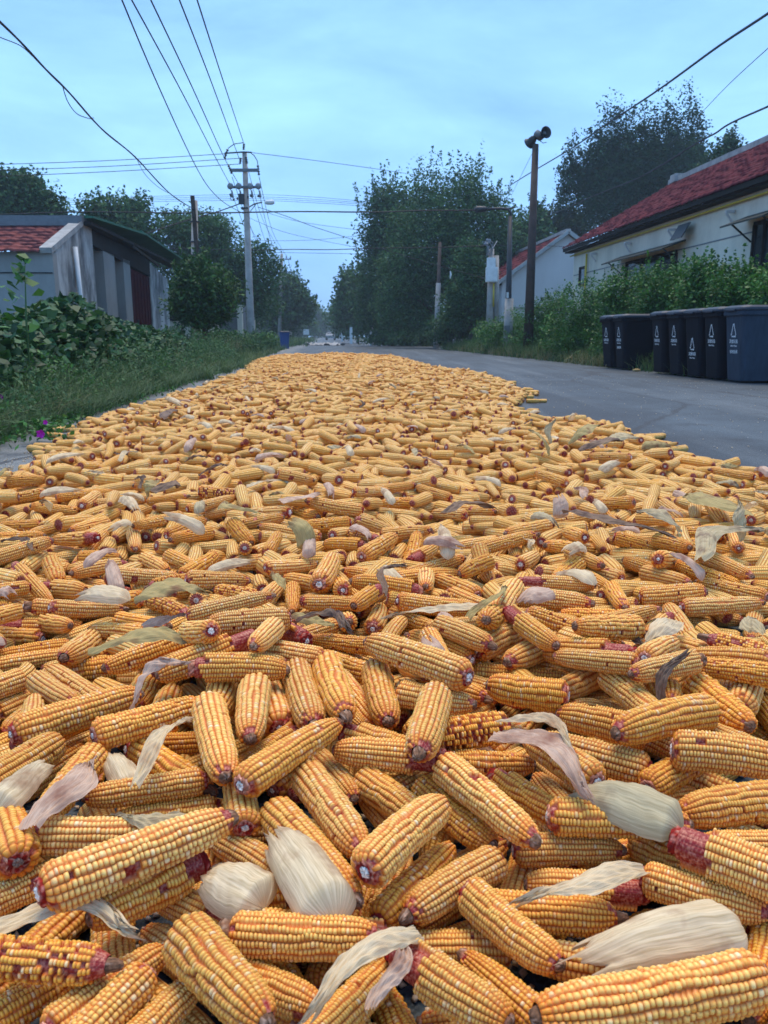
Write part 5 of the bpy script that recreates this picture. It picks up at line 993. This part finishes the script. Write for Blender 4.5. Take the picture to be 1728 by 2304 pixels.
for gy in range(-1, 14):
    for gx in range(-3, 3):
        fl = (gx * 7 + gy * 3) % 2; Cq = Ct.copy(); Aq = At.copy()
        if fl: Cq[:, 0] = per - Cq[:, 0]; Cq[:, 1] = per - Cq[:, 1]; Aq[:, :2] *= -1
        Cq[:, 0] += gx * per; Cq[:, 1] += gy * per - .6
        near = (Cq[:, 1] < YN - .02) & (Cq[:, 1] > .38) & (np.abs(Cq[:, 0]) < .56 * Cq[:, 1] + .22); k = ~near & ((Cq[:, 1] > .30) | (np.abs(Cq[:, 0]) > .5)) & (Cq[:, 1] > -.4)
        Tq = rg.permutation(Tt); dd = poly_dist(Cq); k &= ((dd > .02) & (Cq[:, 2] < .05 + .24 * dd)) | ((dd > -.16) & (Cq[:, 2] < .035) & (rg.random(len(dd)) < .22))
        if k.any(): sets.append((Cq[k], Aq[k], Lt[k], Rt[k], Tq[k]))
C, A, LL, RR, TT = [np.concatenate([s[q] for s in sets]) for q in range(5)]
C[:, 2] += (.018 * np.sin(C[:, 0] * 1.9 + 1) * np.cos(C[:, 1] * 1.3) + .02 * np.sin(C[:, 1] * 2.7 + C[:, 0] * 1.1) * np.cos(C[:, 0] * 3.1)) * np.clip(poly_dist(C), 0, .5) * 2 * (C[:, 1] > YN)
def show_area():
    """how many pixels of a small picture each ear shows (painter's algorithm)"""
    cand = np.where((C[:, 1] < 5.5) & (C[:, 1] > .3))[0]; k0 = C[cand] - A[cand] * (LL[cand] / 2 - RR[cand])[:, None]; k1 = C[cand] + A[cand] * (LL[cand] / 2 - RR[cand])[:, None]; s_ = 432 / 1728; buf = -np.ones((576, 432), int)
    zc = lambda P: P[:, 1] * ct - (P[:, 2] - HC) * st
    z0, z1 = zc(k0), zc(k1); u0, v0 = proj(k0.T); u1, v1 = proj(k1.T)
    for q in np.argsort(-(z0 + z1)):
        if min(z0[q], z1[q]) < .2: continue
        ax, ay, bx, by = u0[q] * s_, v0[q] * s_, u1[q] * s_, v1[q] * s_; ra, rb = RR[cand[q]] * F / z0[q] * s_, RR[cand[q]] * F / z1[q] * s_
        x0, x1 = int(max(0, min(ax, bx) - ra - 1)), int(min(432, max(ax, bx) + ra + 2)); y0, y1 = int(max(0, min(ay, by) - ra - 1)), int(min(576, max(ay, by) + ra + 2))
        if x0 >= x1 or y0 >= y1: continue
        X, Y = np.meshgrid(np.arange(x0, x1), np.arange(y0, y1)); dx, dy = bx - ax, by - ay; t = np.clip(((X - ax) * dx + (Y - ay) * dy) / (dx * dx + dy * dy + 1e-6), 0, 1); m = np.hypot(X - ax - dx * t, Y - ay - dy * t) < ra + (rb - ra) * t; buf[y0:y1, x0:x1][m] = cand[q]
    return np.bincount(buf[buf >= 0], minlength=len(C))
shown = show_area(); chosen = np.argsort(-shown)[:300]
def orient(a, roll):
    a = a / np.linalg.norm(a); z = np.array([0, 0, 1.]); y = np.cross(z, a); y /= np.linalg.norm(y); zz = np.cross(a, y); c, s = math.cos(roll), math.sin(roll); return np.stack([a, y * c + zz * s, zz * c - y * s], 1)
for i in chosen:
    k = KINDS[TT[i]]; pi_ = int(rg.integers(NV[k])); ker, cob = protos[k][pi_]; roll = rg.uniform(0, 6.283)
    if k == 'r': roll = rg.uniform(1.2, 2.0)
    o = bpy.data.objects.new('corn_ear', None); col.objects.link(o); o.empty_display_size = .05
    Mx = Matrix(orient(A[i], roll).tolist()).to_4x4(); sc_ = Matrix.Diagonal((LL[i] / L0, RR[i] / R0, RR[i] / R0, 1)); o.matrix_world = Matrix.Translation(tuple(C[i])) @ Mx @ sc_
    for src in (ker, cob):
        if (k, pi_) in proto_used: c = src.copy(); col.objects.link(c)
        else: c = src
        c.parent = o
    proto_used.add((k, pi_)); tag(o, 'corn ear', 'corn ear', EG)
    u0, v0 = proj(C[i] - A[i] * .05); u1, v1 = proj(C[i] + A[i] * .05); an = math.degrees(math.atan2(-(v1 - v0), u1 - u0)) % 360
    dr = ['right', 'upper right', 'away', 'upper left', 'left', 'lower left', 'at the viewer', 'lower right'][int((an + 22.5) // 45) % 8]; uc, vc = proj(C[i]); h, p = place_phrase(uc, vc)
    pending.append((o, '%s ear tipped %s, %s, %s' % (LOOK[k], dr, h, p), uc, vc))
for k in KINDS:
    for q in range(NV[k]):
        if (k, q) not in proto_used:
            for o in protos[k][q]: bpy.data.objects.remove(o)
# the rest of the heap: one mesh
rings_mid = [(-.503, .02, 'w'), (-.503, .26, 'w'), (-.50, .30, 'c'), (-.495, .62, 'c'), (-.488, .80, 'e'), (-.455, .985, 'k'), (-.30, 1.0, 'k'), (-.08, 1.01, 'k'), (.12, .98, 'k'), (.27, .93, 'k'), (.37, .82, 'k'), (.44, .66, 'e'), (.475, .50, 'b'), (.50, .3, 'b'), (.512, .02, 'b')]
rings_far = [(-.503, .02, 'w'), (-.50, .30, 'c'), (-.485, .78, 'e'), (-.42, 1.0, 'k'), (.05, 1.0, 'k'), (.33, .88, 'k'), (.46, .58, 'e'), (.50, .3, 'b'), (.51, .02, 'b')]
def heap(C, A, LL, RR, TT, rings, na, rg):
    n = len(C); a = 2 * np.pi * np.arange(na) / na; nrg = len(rings); rx = np.array([r[0] for r in rings]); rr = np.array([r[1] for r in rings])
    z = np.array([0, 0, 1.]); Y = np.cross(np.tile(z, (n, 1)), A); Y /= np.linalg.norm(Y, axis=1)[:, None]; Z = np.cross(A, Y)
    roll = rg.uniform(0, 6.28, n)[:, None, None]; ang = a[None, None, :] + roll
    rad_ = (RR[:, None, None] * rr[None, :, None]) * (1.03 - rg.uniform(.02, .34, n)[:, None, None] * np.clip(rx[None, :, None] + .3, 0, 1)) * (1 + rg.normal(0, .018, (n, nrg, na))); bd = rg.normal(0, .004, n)[:, None, None] * (4 * rx[None, :, None] ** 2 - .3)
    ext = np.where(TT == 4, 1.0, np.where(TT == 6, 1.0, 0.2))[:, None, None] * .05 * (rx[None, :, None] < -.487)
    X = (rx[None, :, None] - ext) * LL[:, None, None] + 0 * ang; yy = rad_ * np.cos(ang) + bd; zz = rad_ * np.sin(ang)
    P = C[:, None, None, :] + X[..., None] * A[:, None, None, :] + yy[..., None] * Y[:, None, None, :] + zz[..., None] * Z[:, None, None, :]
    T = np.zeros((n, nrg, na, 4)); hue = np.clip(rg.normal(.42, .2, n) + np.where((TT == 1) | (TT == 7), .45, 0) - np.where(TT == 0, .2, 0), 0, 1); T[..., 2] = hue[:, None, None]
    sp = (rg.random(n) < .55) ; 
    for q, r in enumerate(rings):
        T[:, q, :, 0] = 1 if r[2] in 'cb' else 0; T[:, q, :, 1] = 0
        if r[2] == 'w': T[:, q, :, 1] = sp[:, None] * .8; T[:, q, :, 0] = 1
        T[:, q, :, 3] = {'k': 0.0, 'e': .7}.get(r[2], 0)
    T[..., 3] = np.clip(T[..., 3] + rg.uniform(-.1, .35, n)[:, None, None] ** 2, 0, 1)
    # duplicate seam column for clean uv
    def seam(Q): return np.concatenate([Q, Q[:, :, :1]], 2)
    P = seam(P); T = seam(T); nn = na + 1; nrow = rg.choice([14, 16, 18], n)[:, None, None]
    U = np.broadcast_to(np.arange(nn)[None, None, :] / na, (n, nrg, nn)) * nrow + rg.integers(0, 400, n)[:, None, None]; Vv = np.broadcast_to(rx[None, :, None] * LL[:, None, None] / .0049, (n, nrg, nn)) + 50
    uv = np.stack([U, Vv], -1).reshape(-1, 2); base = (np.arange(n) * nrg * nn)[:, None, None]; i = np.arange(nrg - 1)[None, :, None] * nn; j = np.arange(na)[None, None, :]
    f0 = base + i + j; Fq = np.stack([f0, f0 + 1, f0 + nn + 1, f0 + nn], -1).reshape(-1, 4); return P.reshape(-1, 3), Fq, T.reshape(-1, 4), uv
rest = np.ones(len(C), bool); rest[chosen] = False; S = [q[rest] for q in (C, A, LL, RR, TT)]
mid = S[0][:, 1] < 7.5; outp = []
for msk, rn, na in ((mid, rings_mid, 18), (~mid, rings_far, 9)): outp.append(heap(*[s[msk] for s in S], rn, na, rg))
o_ = len(outp[0][0]); tag(npmesh('corn_heap', np.concatenate([outp[0][0], outp[1][0]]), np.concatenate([outp[0][1], outp[1][1] + o_]), M['heap'], smooth=True, attrs={'tone': np.concatenate([outp[0][2], outp[1][2]])}, uv=np.concatenate([outp[0][3], outp[1][3]])),
    'the thousands of further corn ears carpeting the road into the distance', 'corn heap', kind='stuff')
print('heap ears', len(S[0]))
# ------------------------------------------------------------------ husks
def husk_mat(name, c1, c2, c3):
    m = bpy.data.materials.new(name); m.use_nodes = True; nt = m.node_tree; b = nt.nodes['Principled BSDF']; L = nt.links.new; uv = N(nt, 'ShaderNodeUVMap'); mp = N(nt, 'ShaderNodeMapping'); mp.inputs['Scale'].default_value = (1.0, 44, 1); L(uv.outputs[0], mp.inputs[0])
    n = N(nt, 'ShaderNodeTexNoise'); n.inputs['Scale'].default_value = 3; n.inputs['Detail'].default_value = 6; L(mp.outputs[0], n.inputs[0]); r = N(nt, 'ShaderNodeValToRGB'); r.color_ramp.elements[0].position = .3; r.color_ramp.elements[0].color = (*c2, 1); r.color_ramp.elements[1].position = .62; r.color_ramp.elements[1].color = (*c1, 1); L(n.outputs[0], r.inputs[0])
    n2 = N(nt, 'ShaderNodeTexNoise'); n2.inputs['Scale'].default_value = 22; n2.inputs['Detail'].default_value = 4; tc = N(nt, 'ShaderNodeTexCoord'); L(tc.outputs['Object'], n2.inputs[0]); c = rgbmix(nt, mathn(nt, 'MULTIPLY', mathn(nt, 'SUBTRACT', n2.outputs[0], .52), 5, clamp=True), r.outputs[0], c3)
    # brown at the tip
    sx = N(nt, 'ShaderNodeSeparateXYZ'); L(uv.outputs[0], sx.inputs[0]); c = rgbmix(nt, mathn(nt, 'MULTIPLY', mathn(nt, 'POWER', mathn(nt, 'MULTIPLY', sx.outputs[0], 1), 6), .6), c, c3)
    L(c, b.inputs['Base Color']); b.inputs['Roughness'].default_value = .6; b.inputs['Specular IOR Level'].default_value = .3; bp = N(nt, 'ShaderNodeBump'); bp.inputs['Strength'].default_value = .5; bp.inputs['Distance'].default_value = .0015; L(n.outputs[0], bp.inputs['Height']); L(bp.outputs[0], b.inputs['Normal'])
    t = N(nt, 'ShaderNodeBsdfTranslucent'); L(c, t.inputs[0]); mx = N(nt, 'ShaderNodeMixShader'); mx.inputs[0].default_value = .25; L(b.outputs[0], mx.inputs[1]); L(t.outputs[0], mx.inputs[2]); L(mx.outputs[0], nt.nodes['Material Output'].inputs[0]); return m
HM = {'pale': husk_mat('husk_pale', (.90, .75, .50), (.60, .46, .25), (.44, .28, .16)), 'pink': husk_mat('husk_pinkish', (.76, .57, .43), (.52, .33, .23), (.32, .16, .11)),
      'olive': husk_mat('husk_olive', (.56, .45, .19), (.36, .27, .10), (.22, .11, .05)), 'brown': husk_mat('husk_brown', (.30, .20, .13), (.16, .10, .07), (.09, .05, .04)), 'tan': husk_mat('husk_tan', (.66, .56, .34), (.44, .35, .19), (.22, .14, .09))}
def husk_mesh(P, Q_, w, style, m, seed, arch=.02, name='corn_husk'):
    """a dried husk leaf from P to Q_, w wide; shell: closed cupped sheath, strip: thin curling ribbon, leaf: dry creased blade"""
    rg = np.random.default_rng(seed); P = np.array(P, float); Q_ = np.array(Q_, float); d = Q_ - P; Ln = np.linalg.norm(d); d /= Ln; s = np.cross(d, [0, 0, 1.]); s /= np.linalg.norm(s); up = np.cross(s, d); nu, nv = 44, 23; jag = np.convolve(rg.uniform(0, 1, nv + 4), np.ones(3) / 3, 'same')[2:-2]; jag = (jag - jag.min()) / (jag.max() - jag.min()); jag = jag * .7 + rg.uniform(0, .3, nv); ridge = np.convolve(rg.normal(0, 1, nv + 2), [.3, 1, .3], 'same')[1:-1]
    if style == 'shell': Aw = 1.55; prof = lambda t: (np.clip(t / .10, 0, 1) ** .5) * (1 - .42 * np.clip((t - .35) / .65, 0, 1) ** 1.5) 
    elif style == 'strip': Aw = .75; prof = lambda t: (.55 + .45 * np.sin(np.pi * np.clip(t * 1.1, 0, 1))) * (1 - .75 * t ** 3)
    else: Aw = .95; prof = lambda t: np.sin(np.pi * np.clip(t * .93 + .07, 0, 1)) ** .7
    V = []; UVs = []; tw = rg.uniform(-.5, .5) if style != 'shell' else 0; sw = rg.normal(0, .12) * Ln * (style != 'shell'); ph = rg.uniform(0, 6, 4); tear = rg.uniform(-.6, .6); cw = .35 if style == 'shell' else .8
    for i in range(nu):
        t = i / (nu - 1); t0 = t; c = P + d * Ln * t + up * arch * math.sin(math.pi * t) + s * sw * math.sin(math.pi * t) ** 2; rr = w / 2 * prof(t)
        for j in range(nv):
            q = j / (nv - 1) * 2 - 1; a = q * Aw + tw * t * (style != 'shell'); rib = (.0006 * math.sin(j * 2.1) + .0009 * ridge[j]) * min(1, w / .04) + rg.normal(0, .0001); cr = (.0030 if style != 'shell' else .0018) * math.sin(7 * t + ph[0] + 2.2 * q) + (.0022 if style == 'leaf' else .0006) * math.sin(17 * t + ph[1] - 4 * q)
            ed = 0; cr += cw * .0016 * math.sin(23 * t + 5 * q + ph[3]) * math.sin(9 * q - 11 * t + ph[1]) + cw * .0011 * math.sin(41 * t - 13 * q + ph[2])
            if style != 'shell': ed = .10 * math.sin(11 * t + ph[2] * (1 + (q > 0))) * abs(q) ** 3
            rad_ = rr * (1 + ed); off = s * math.sin(a) * rad_ / max(math.sin(min(Aw, 1.57)), .3) + up * ((math.cos(a) - (math.cos(Aw) if style != 'shell' else 0)) * rad_ * (1 if style == 'shell' else .8) + rib + cr)
            shift = d * (Ln * .07 * (tear * q + .5 * abs(q)) * max(0, t - .75) * -3)
            V.append(c + off - d * Ln * (.30 if style == 'shell' else .2) * jag[j] * t ** 4 + up * .010 * (jag[j] - .5) * t ** 5); UVs.append((t, j / (nv - 1) * .35 + ph[0] * .1))
    i = np.arange(nu - 1)[:, None] * nv; j = np.arange(nv - 1)[None, :]; Fq = np.stack([i + j, i + nv + j, i + nv + j + 1, i + j + 1], -1).reshape(-1, 4); V = np.array(V)
    return npmesh(name, V - P, Fq, HM[m], smooth=True, uv=np.array(UVs), loc=P)
KS = 1728 / 1659.
HG = 'husk leaves lying among the ears'
hh = [  # x1,y1,x2,y2 (sheet pixels), width px, style, colour, z, arch, label
 (572, 1965, 430, 1895, 118, 'shell', 'pale', .112, 0, 'stubby pale husk sheath with rounded end, lower left of centre'),
 (725, 2000, 590, 1800, 118, 'shell', 'pale', .118, .012, 'long pale husk sheath pointing up left, below the crossed ears'),
 (1600, 2010, 1190, 2110, 118, 'shell', 'pale', .112, .006, 'largest pale husk sheath, above the thick ear at the lower right'),
 (-40, 2015, 335, 2020, 66, 'strip', 'pale', .13, .01, 'wide pale husk strip entering from the left edge near the bottom'),
 (905, 2015, 640, 2215, 60, 'strip', 'pale', .135, .03, 'curled pale husk strip near the bottom just left of centre'),
 (800, 2180, 870, 2010, 40, 'strip', 'pink', .13, .02, 'thin pinkish husk strip crossing the curled pale one'),
 (1395, 1880, 1075, 1965, 56, 'strip', 'pale', .125, .03, 'arched white husk strip above the brown butted ear, lower right'),
 (1070, 1590, 1290, 1735, 86, 'strip', 'pink', .145, .035, 'pinkish husk leaf draped over an ear, right of centre'),
 (1075, 1560, 1260, 1640, 44, 'strip', 'pale', .15, .03, 'narrow pale husk leaf folded over the top of the draped ear'),
 (1475, 1800, 1225, 1715, 112, 'shell', 'tan', .125, .004, 'straw coloured husk sheath ending in a stalk, right of centre'),
 (-10, 1760, 110, 1650, 66, 'shell', 'pale', .12, .004, 'pale husk sheath by the left edge beside the whitish leaf'),
 (60, 1790, 210, 1630, 74, 'strip', 'pink', .135, .02, 'broad pinkish husk leaf lying along an orange ear, left'),
 (285, 1710, 235, 1630, 60, 'shell', 'pale', .10, 0, 'small pale husk bulb left, between two ears'),
 (290, 1700, 425, 1540, 34, 'strip', 'pale', .14, .03, 'slender pale husk ribbon rising towards the upper right, left'),
 (440, 1785, 230, 1760, 40, 'strip', 'tan', .125, .02, 'flat tan husk strip over the pair of ears, left'),
 (930, 1470, 905, 1370, 84, 'shell', 'pink', .12, .015, 'upright pinkish white husk behind the long yellow ear'),
 (190, 1410, 450, 1385, 62, 'leaf', 'olive', .155, .02, 'long olive husk leaf at mid left'),
 (290, 1300, 460, 1280, 66, 'leaf', 'olive', .16, .035, 'pointed olive husk leaf above the long olive one'),
 (280, 1300, 160, 1295, 52, 'shell', 'pale', .13, .01, 'pinkish white husk sheath left of the pointed olive leaf'),
 (285, 1540, 410, 1420, 40, 'leaf', 'pink', .15, .04, 'dull pink husk leaf sticking up at mid left'),
 (1050, 1310, 810, 1335, 34, 'strip', 'pale', .155, .012, 'long narrow white husk strip lying level, just right of centre'),
 (1432, 1545, 1492, 1395, 30, 'strip', 'brown', .14, .03, 'brown stalk like husk standing up, well right'),
 (1470, 1345, 1385, 1395, 50, 'leaf', 'pale', .15, .02, 'white crumpled husk above the brown standing one'),
 (1190, 1290, 1115, 1310, 46, 'shell', 'pink', .14, .01, 'short pinkish husk right of the long narrow strip'),
 (1010, 1335, 1100, 1265, 22, 'strip', 'olive', .165, .03, 'thin olive stick of husk poking up near the centre'),
 (1215, 1105, 1480, 1165, 34, 'leaf', 'brown', .16, .03, 'long dry brown leaf lying over ears at the right'),
 (1470, 1150, 1370, 1100, 50, 'leaf', 'tan', .17, .05, 'torn tan leaf across the long dry brown one'),
 (1620, 1115, 1470, 1070, 56, 'leaf', 'olive', .16, .03, 'greenish tan husk bundle at the far right'),
 (1600, 1170, 1595, 1075, 26, 'leaf', 'tan', .16, .03, 'upright tan husk spike at the far right'),
 (1510, 1210, 1659, 1140, 50, 'leaf', 'tan', .16, .03, 'curly tan husk at the right edge'),
 (1210, 1120, 1205, 1065, 34, 'shell', 'pink', .15, .02, 'small upright pointed pinkish husk, right'),
 (1185, 985, 1140, 925, 40, 'leaf', 'olive', .17, .06, 'olive leaf at the left end of the dry husk pile'),
 (1230, 960, 1300, 915, 46, 'leaf', 'olive', .17, .07, 'tallest leaf of the dry husk pile on the heap edge'),
 (1250, 975, 1350, 950, 44, 'leaf', 'brown', .17, .05, 'brown leaf in the middle of the dry husk pile'),
 (1300, 960, 1385, 945, 36, 'leaf', 'tan', .16, .05, 'tan leaf at the right end of the dry husk pile'),
 (1190, 960, 1200, 900, 14, 'leaf', 'tan', .17, .02, 'thin upright sliver left of the dry husk pile'),
 (1385, 970, 1455, 972, 26, 'shell', 'olive', .13, .02, 'pointed olive husk jutting over the road edge of the heap'),
 (660, 1185, 620, 1120, 50, 'shell', 'olive', .15, .03, 'cupped pale green husk standing on the heap, centre left'),
 (320, 1075, 345, 1035, 44, 'leaf', 'olive', .16, .04, 'olive upright leaf of the small husk clump, left'),
 (330, 1065, 385, 1050, 38, 'leaf', 'brown', .165, .03, 'dark brown leaf in the small husk clump, left'),
 (605, 1085, 700, 1065, 34, 'strip', 'pink', .155, .01, 'long pinkish husk with pale end, left of centre'),
 (640, 1338, 765, 1362, 34, 'leaf', 'brown', .165, .02, 'brown crinkled husk scrap near the picture centre'),
 (915, 1175, 1010, 1185, 34, 'shell', 'pink', .14, .01, 'pinkish white husk lying level at centre'),
 (830, 1285, 880, 1215, 18, 'strip', 'brown', .165, .02, 'thin brown twisted husk ribbon at centre'),
 (955, 1110, 1080, 1095, 34, 'leaf', 'brown', .16, .02, 'brown papery husk lying right of centre on the heap'),
 (905, 850, 895, 870, 24, 'shell', 'tan', .15, .04, 'small upright tan husk far up on the heap'),
 (360, 862, 400, 880, 14, 'shell', 'pale', .12, .01, 'white husk sliver on the far left heap edge'),
 (350, 905, 385, 885, 22, 'leaf', 'brown', .12, .02, 'brown leaf scrap on the far left heap edge'),
 (560, 1110, 480, 1085, 26, 'leaf', 'olive', .15, .02, 'short olive leaf left of the cupped green husk'),
 (265, 1085, 300, 1110, 26, 'shell', 'pale', .15, .02, 'pale husk below the small clump, left')]
for k, (x1, y1, x2, y2, w, sty, cm, z, ar, lb) in enumerate(hh):
    vm = (y1 + y2) / 2; z2 = z - (.045 * min(max((vm - 1500) / 450, 0), 1) if z < .2 else 0) + (.012 if vm > 1500 else -.008)
    ar *= .6; P = G(x1 * KS, y1 * KS, z2); Qq = G(x2 * KS, y2 * KS, z2)
    if ar > .021 and sty == 'leaf':                       # standing leaves: tip raised, measured at the base distance
        P = G(x1 * KS, y1 * KS, z2 - .03); Qq = W(x2 * KS, y2 * KS, P[1] + .02); ar = .02
    if lb.startswith('upright tan') or lb.startswith('brown stalk') or lb.startswith('small upright pointed') or lb.startswith('thin upright') or lb.startswith('upright pinkish') or lb.startswith('cupped') or lb.startswith('small upright tan'):
        P = G(x1 * KS, y1 * KS, z2 - .03); Qq = W(x2 * KS, y2 * KS, P[1] + .03)
    zc = np.linalg.norm((P + Qq) / 2 - np.array([0, 0, HC])); o = husk_mesh(P, Qq, w * KS / F * zc, sty, cm, 500 + k, ar); tag(o, lb, 'corn husk', HG)
# scattered husks over the rest of the heap
rh_ = np.random.default_rng(66); base = []
for k in range(12):
    sty = ['shell', 'strip', 'shell', 'leaf'][k % 4]; cm = ['pale', 'pink', 'pale', 'tan', 'pink', 'pale', 'pale', 'olive', 'pink', 'pale', 'tan', 'brown'][k]; Ln = rh_.uniform(.10, .17)
    base.append((husk_mesh((0, 0, 0), (Ln, 0, .01), rh_.uniform(.026, .042), sty, cm, 900 + k, .01), sty, cm))
HL_ = {'pale': 'off white', 'pink': 'pinkish', 'tan': 'tan', 'olive': 'olive', 'brown': 'brown'}; SL = {'shell': 'cupped husk', 'strip': 'husk strip', 'leaf': 'dry husk leaf'}; used = set(); cnt_ = 0
while cnt_ < 150:
    D = 1.35 + 11 * rh_.random() ** 1.7; x = rh_.uniform(-.52, .52) * D; p = np.array([[x, D]])
    if poly_dist(p)[0] < .15: continue
    if any(np.hypot(x - q[0], D - q[1]) < .16 + .03 * D for q in used): continue
    used.add((x, D)); k = int(rh_.integers(12)); src, sty, cm = base[k]; o = src if not src.get('taken') else src.copy()
    if src.get('taken'): col.objects.link(o)
    src['taken'] = 1; o.location = (x, D, .104); o.rotation_euler = (rh_.normal(0, .25), rh_.normal(-.08, .16), rh_.uniform(0, 6.28)); s_ = rh_.uniform(.75, 1.15); o.scale = (s_, s_, s_)
    tag(o, 'husk', 'corn husk', HG); uc, vc = proj((x, D, .13)); h, pp_ = place_phrase(uc, vc); pending.append((o, '%s %s among ears, %s, %s' % (HL_[cm], SL[sty], h, pp_), uc, vc)); cnt_ += 1
for src, _, _ in base:
    if not src.get('taken'): bpy.data.objects.remove(src)
for o in col.objects:
    if 'taken' in o: del o['taken']
# shelled kernels on the road
rk = np.random.default_rng(12)
def scatter(n):
    P = []
    for _ in range(n):
        r = rk.random()
        if r < .45: D = rk.uniform(3.2, 9); X = rk.uniform(-1.75, -1.2) - .0; P.append(RW(X - rk.uniform(0, .02), D))
        elif r < .6: D = rk.uniform(3.2, 14); P.append(RW(rk.uniform(1.4, 5.8), D))
        else: D = rk.uniform(.42, 1.3); P.append(np.array([rk.uniform(-.6, .6) * D, D, 0]))
    return np.array(P)
P = scatter(4200); n = len(P); s = rk.uniform(.0030, .0062, n)[:, None]; ax = rk.normal(0, 1, (n, 3)); ax /= np.linalg.norm(ax, axis=1)[:, None]; b_ = np.cross(ax, [0, 0, 1.0]); b_ /= np.linalg.norm(b_, axis=1)[:, None]; c_ = np.cross(ax, b_); P[:, 2] = .004
V = np.stack([P + ax * s * 1.2, P + b_ * s, P + c_ * s * .7, P - b_ * s, P - c_ * s * .7, P - ax * s * 1.2], 1); bs = np.arange(n)[:, None] * 6
Fq = np.concatenate([bs + np.array(f) for f in ((0, 1, 2), (0, 2, 3), (0, 3, 4), (0, 4, 1), (5, 2, 1), (5, 3, 2), (5, 4, 3), (5, 1, 4))])
tag(npmesh('loose_kernels', V.reshape(-1, 3), Fq, mat('loose_kernel', (.72, .48, .24), .5, .3, .5, 40, (.55, .52, .48)), smooth=True), 'shelled kernels and chaff sprinkled over the asphalt', 'kernels', kind='stuff')
relabel()
# ------------------------------------------------------------------ haze
hm = bpy.data.materials.new('haze'); hm.use_nodes = True; nt = hm.node_tree; nt.nodes.clear(); ho = N(nt, 'ShaderNodeOutputMaterial'); hv_ = N(nt, 'ShaderNodeVolumePrincipled')
hv_.inputs['Color'].default_value = (.72, .86, 1, 1); hv_.inputs['Density'].default_value = .0010; nt.links.new(hv_.outputs[0], ho.inputs['Volume'])
mb = MB(); mb.box((0, 340, 14), (420, 700, 31)); tag(mb.build('haze', hm), kind='stuff')
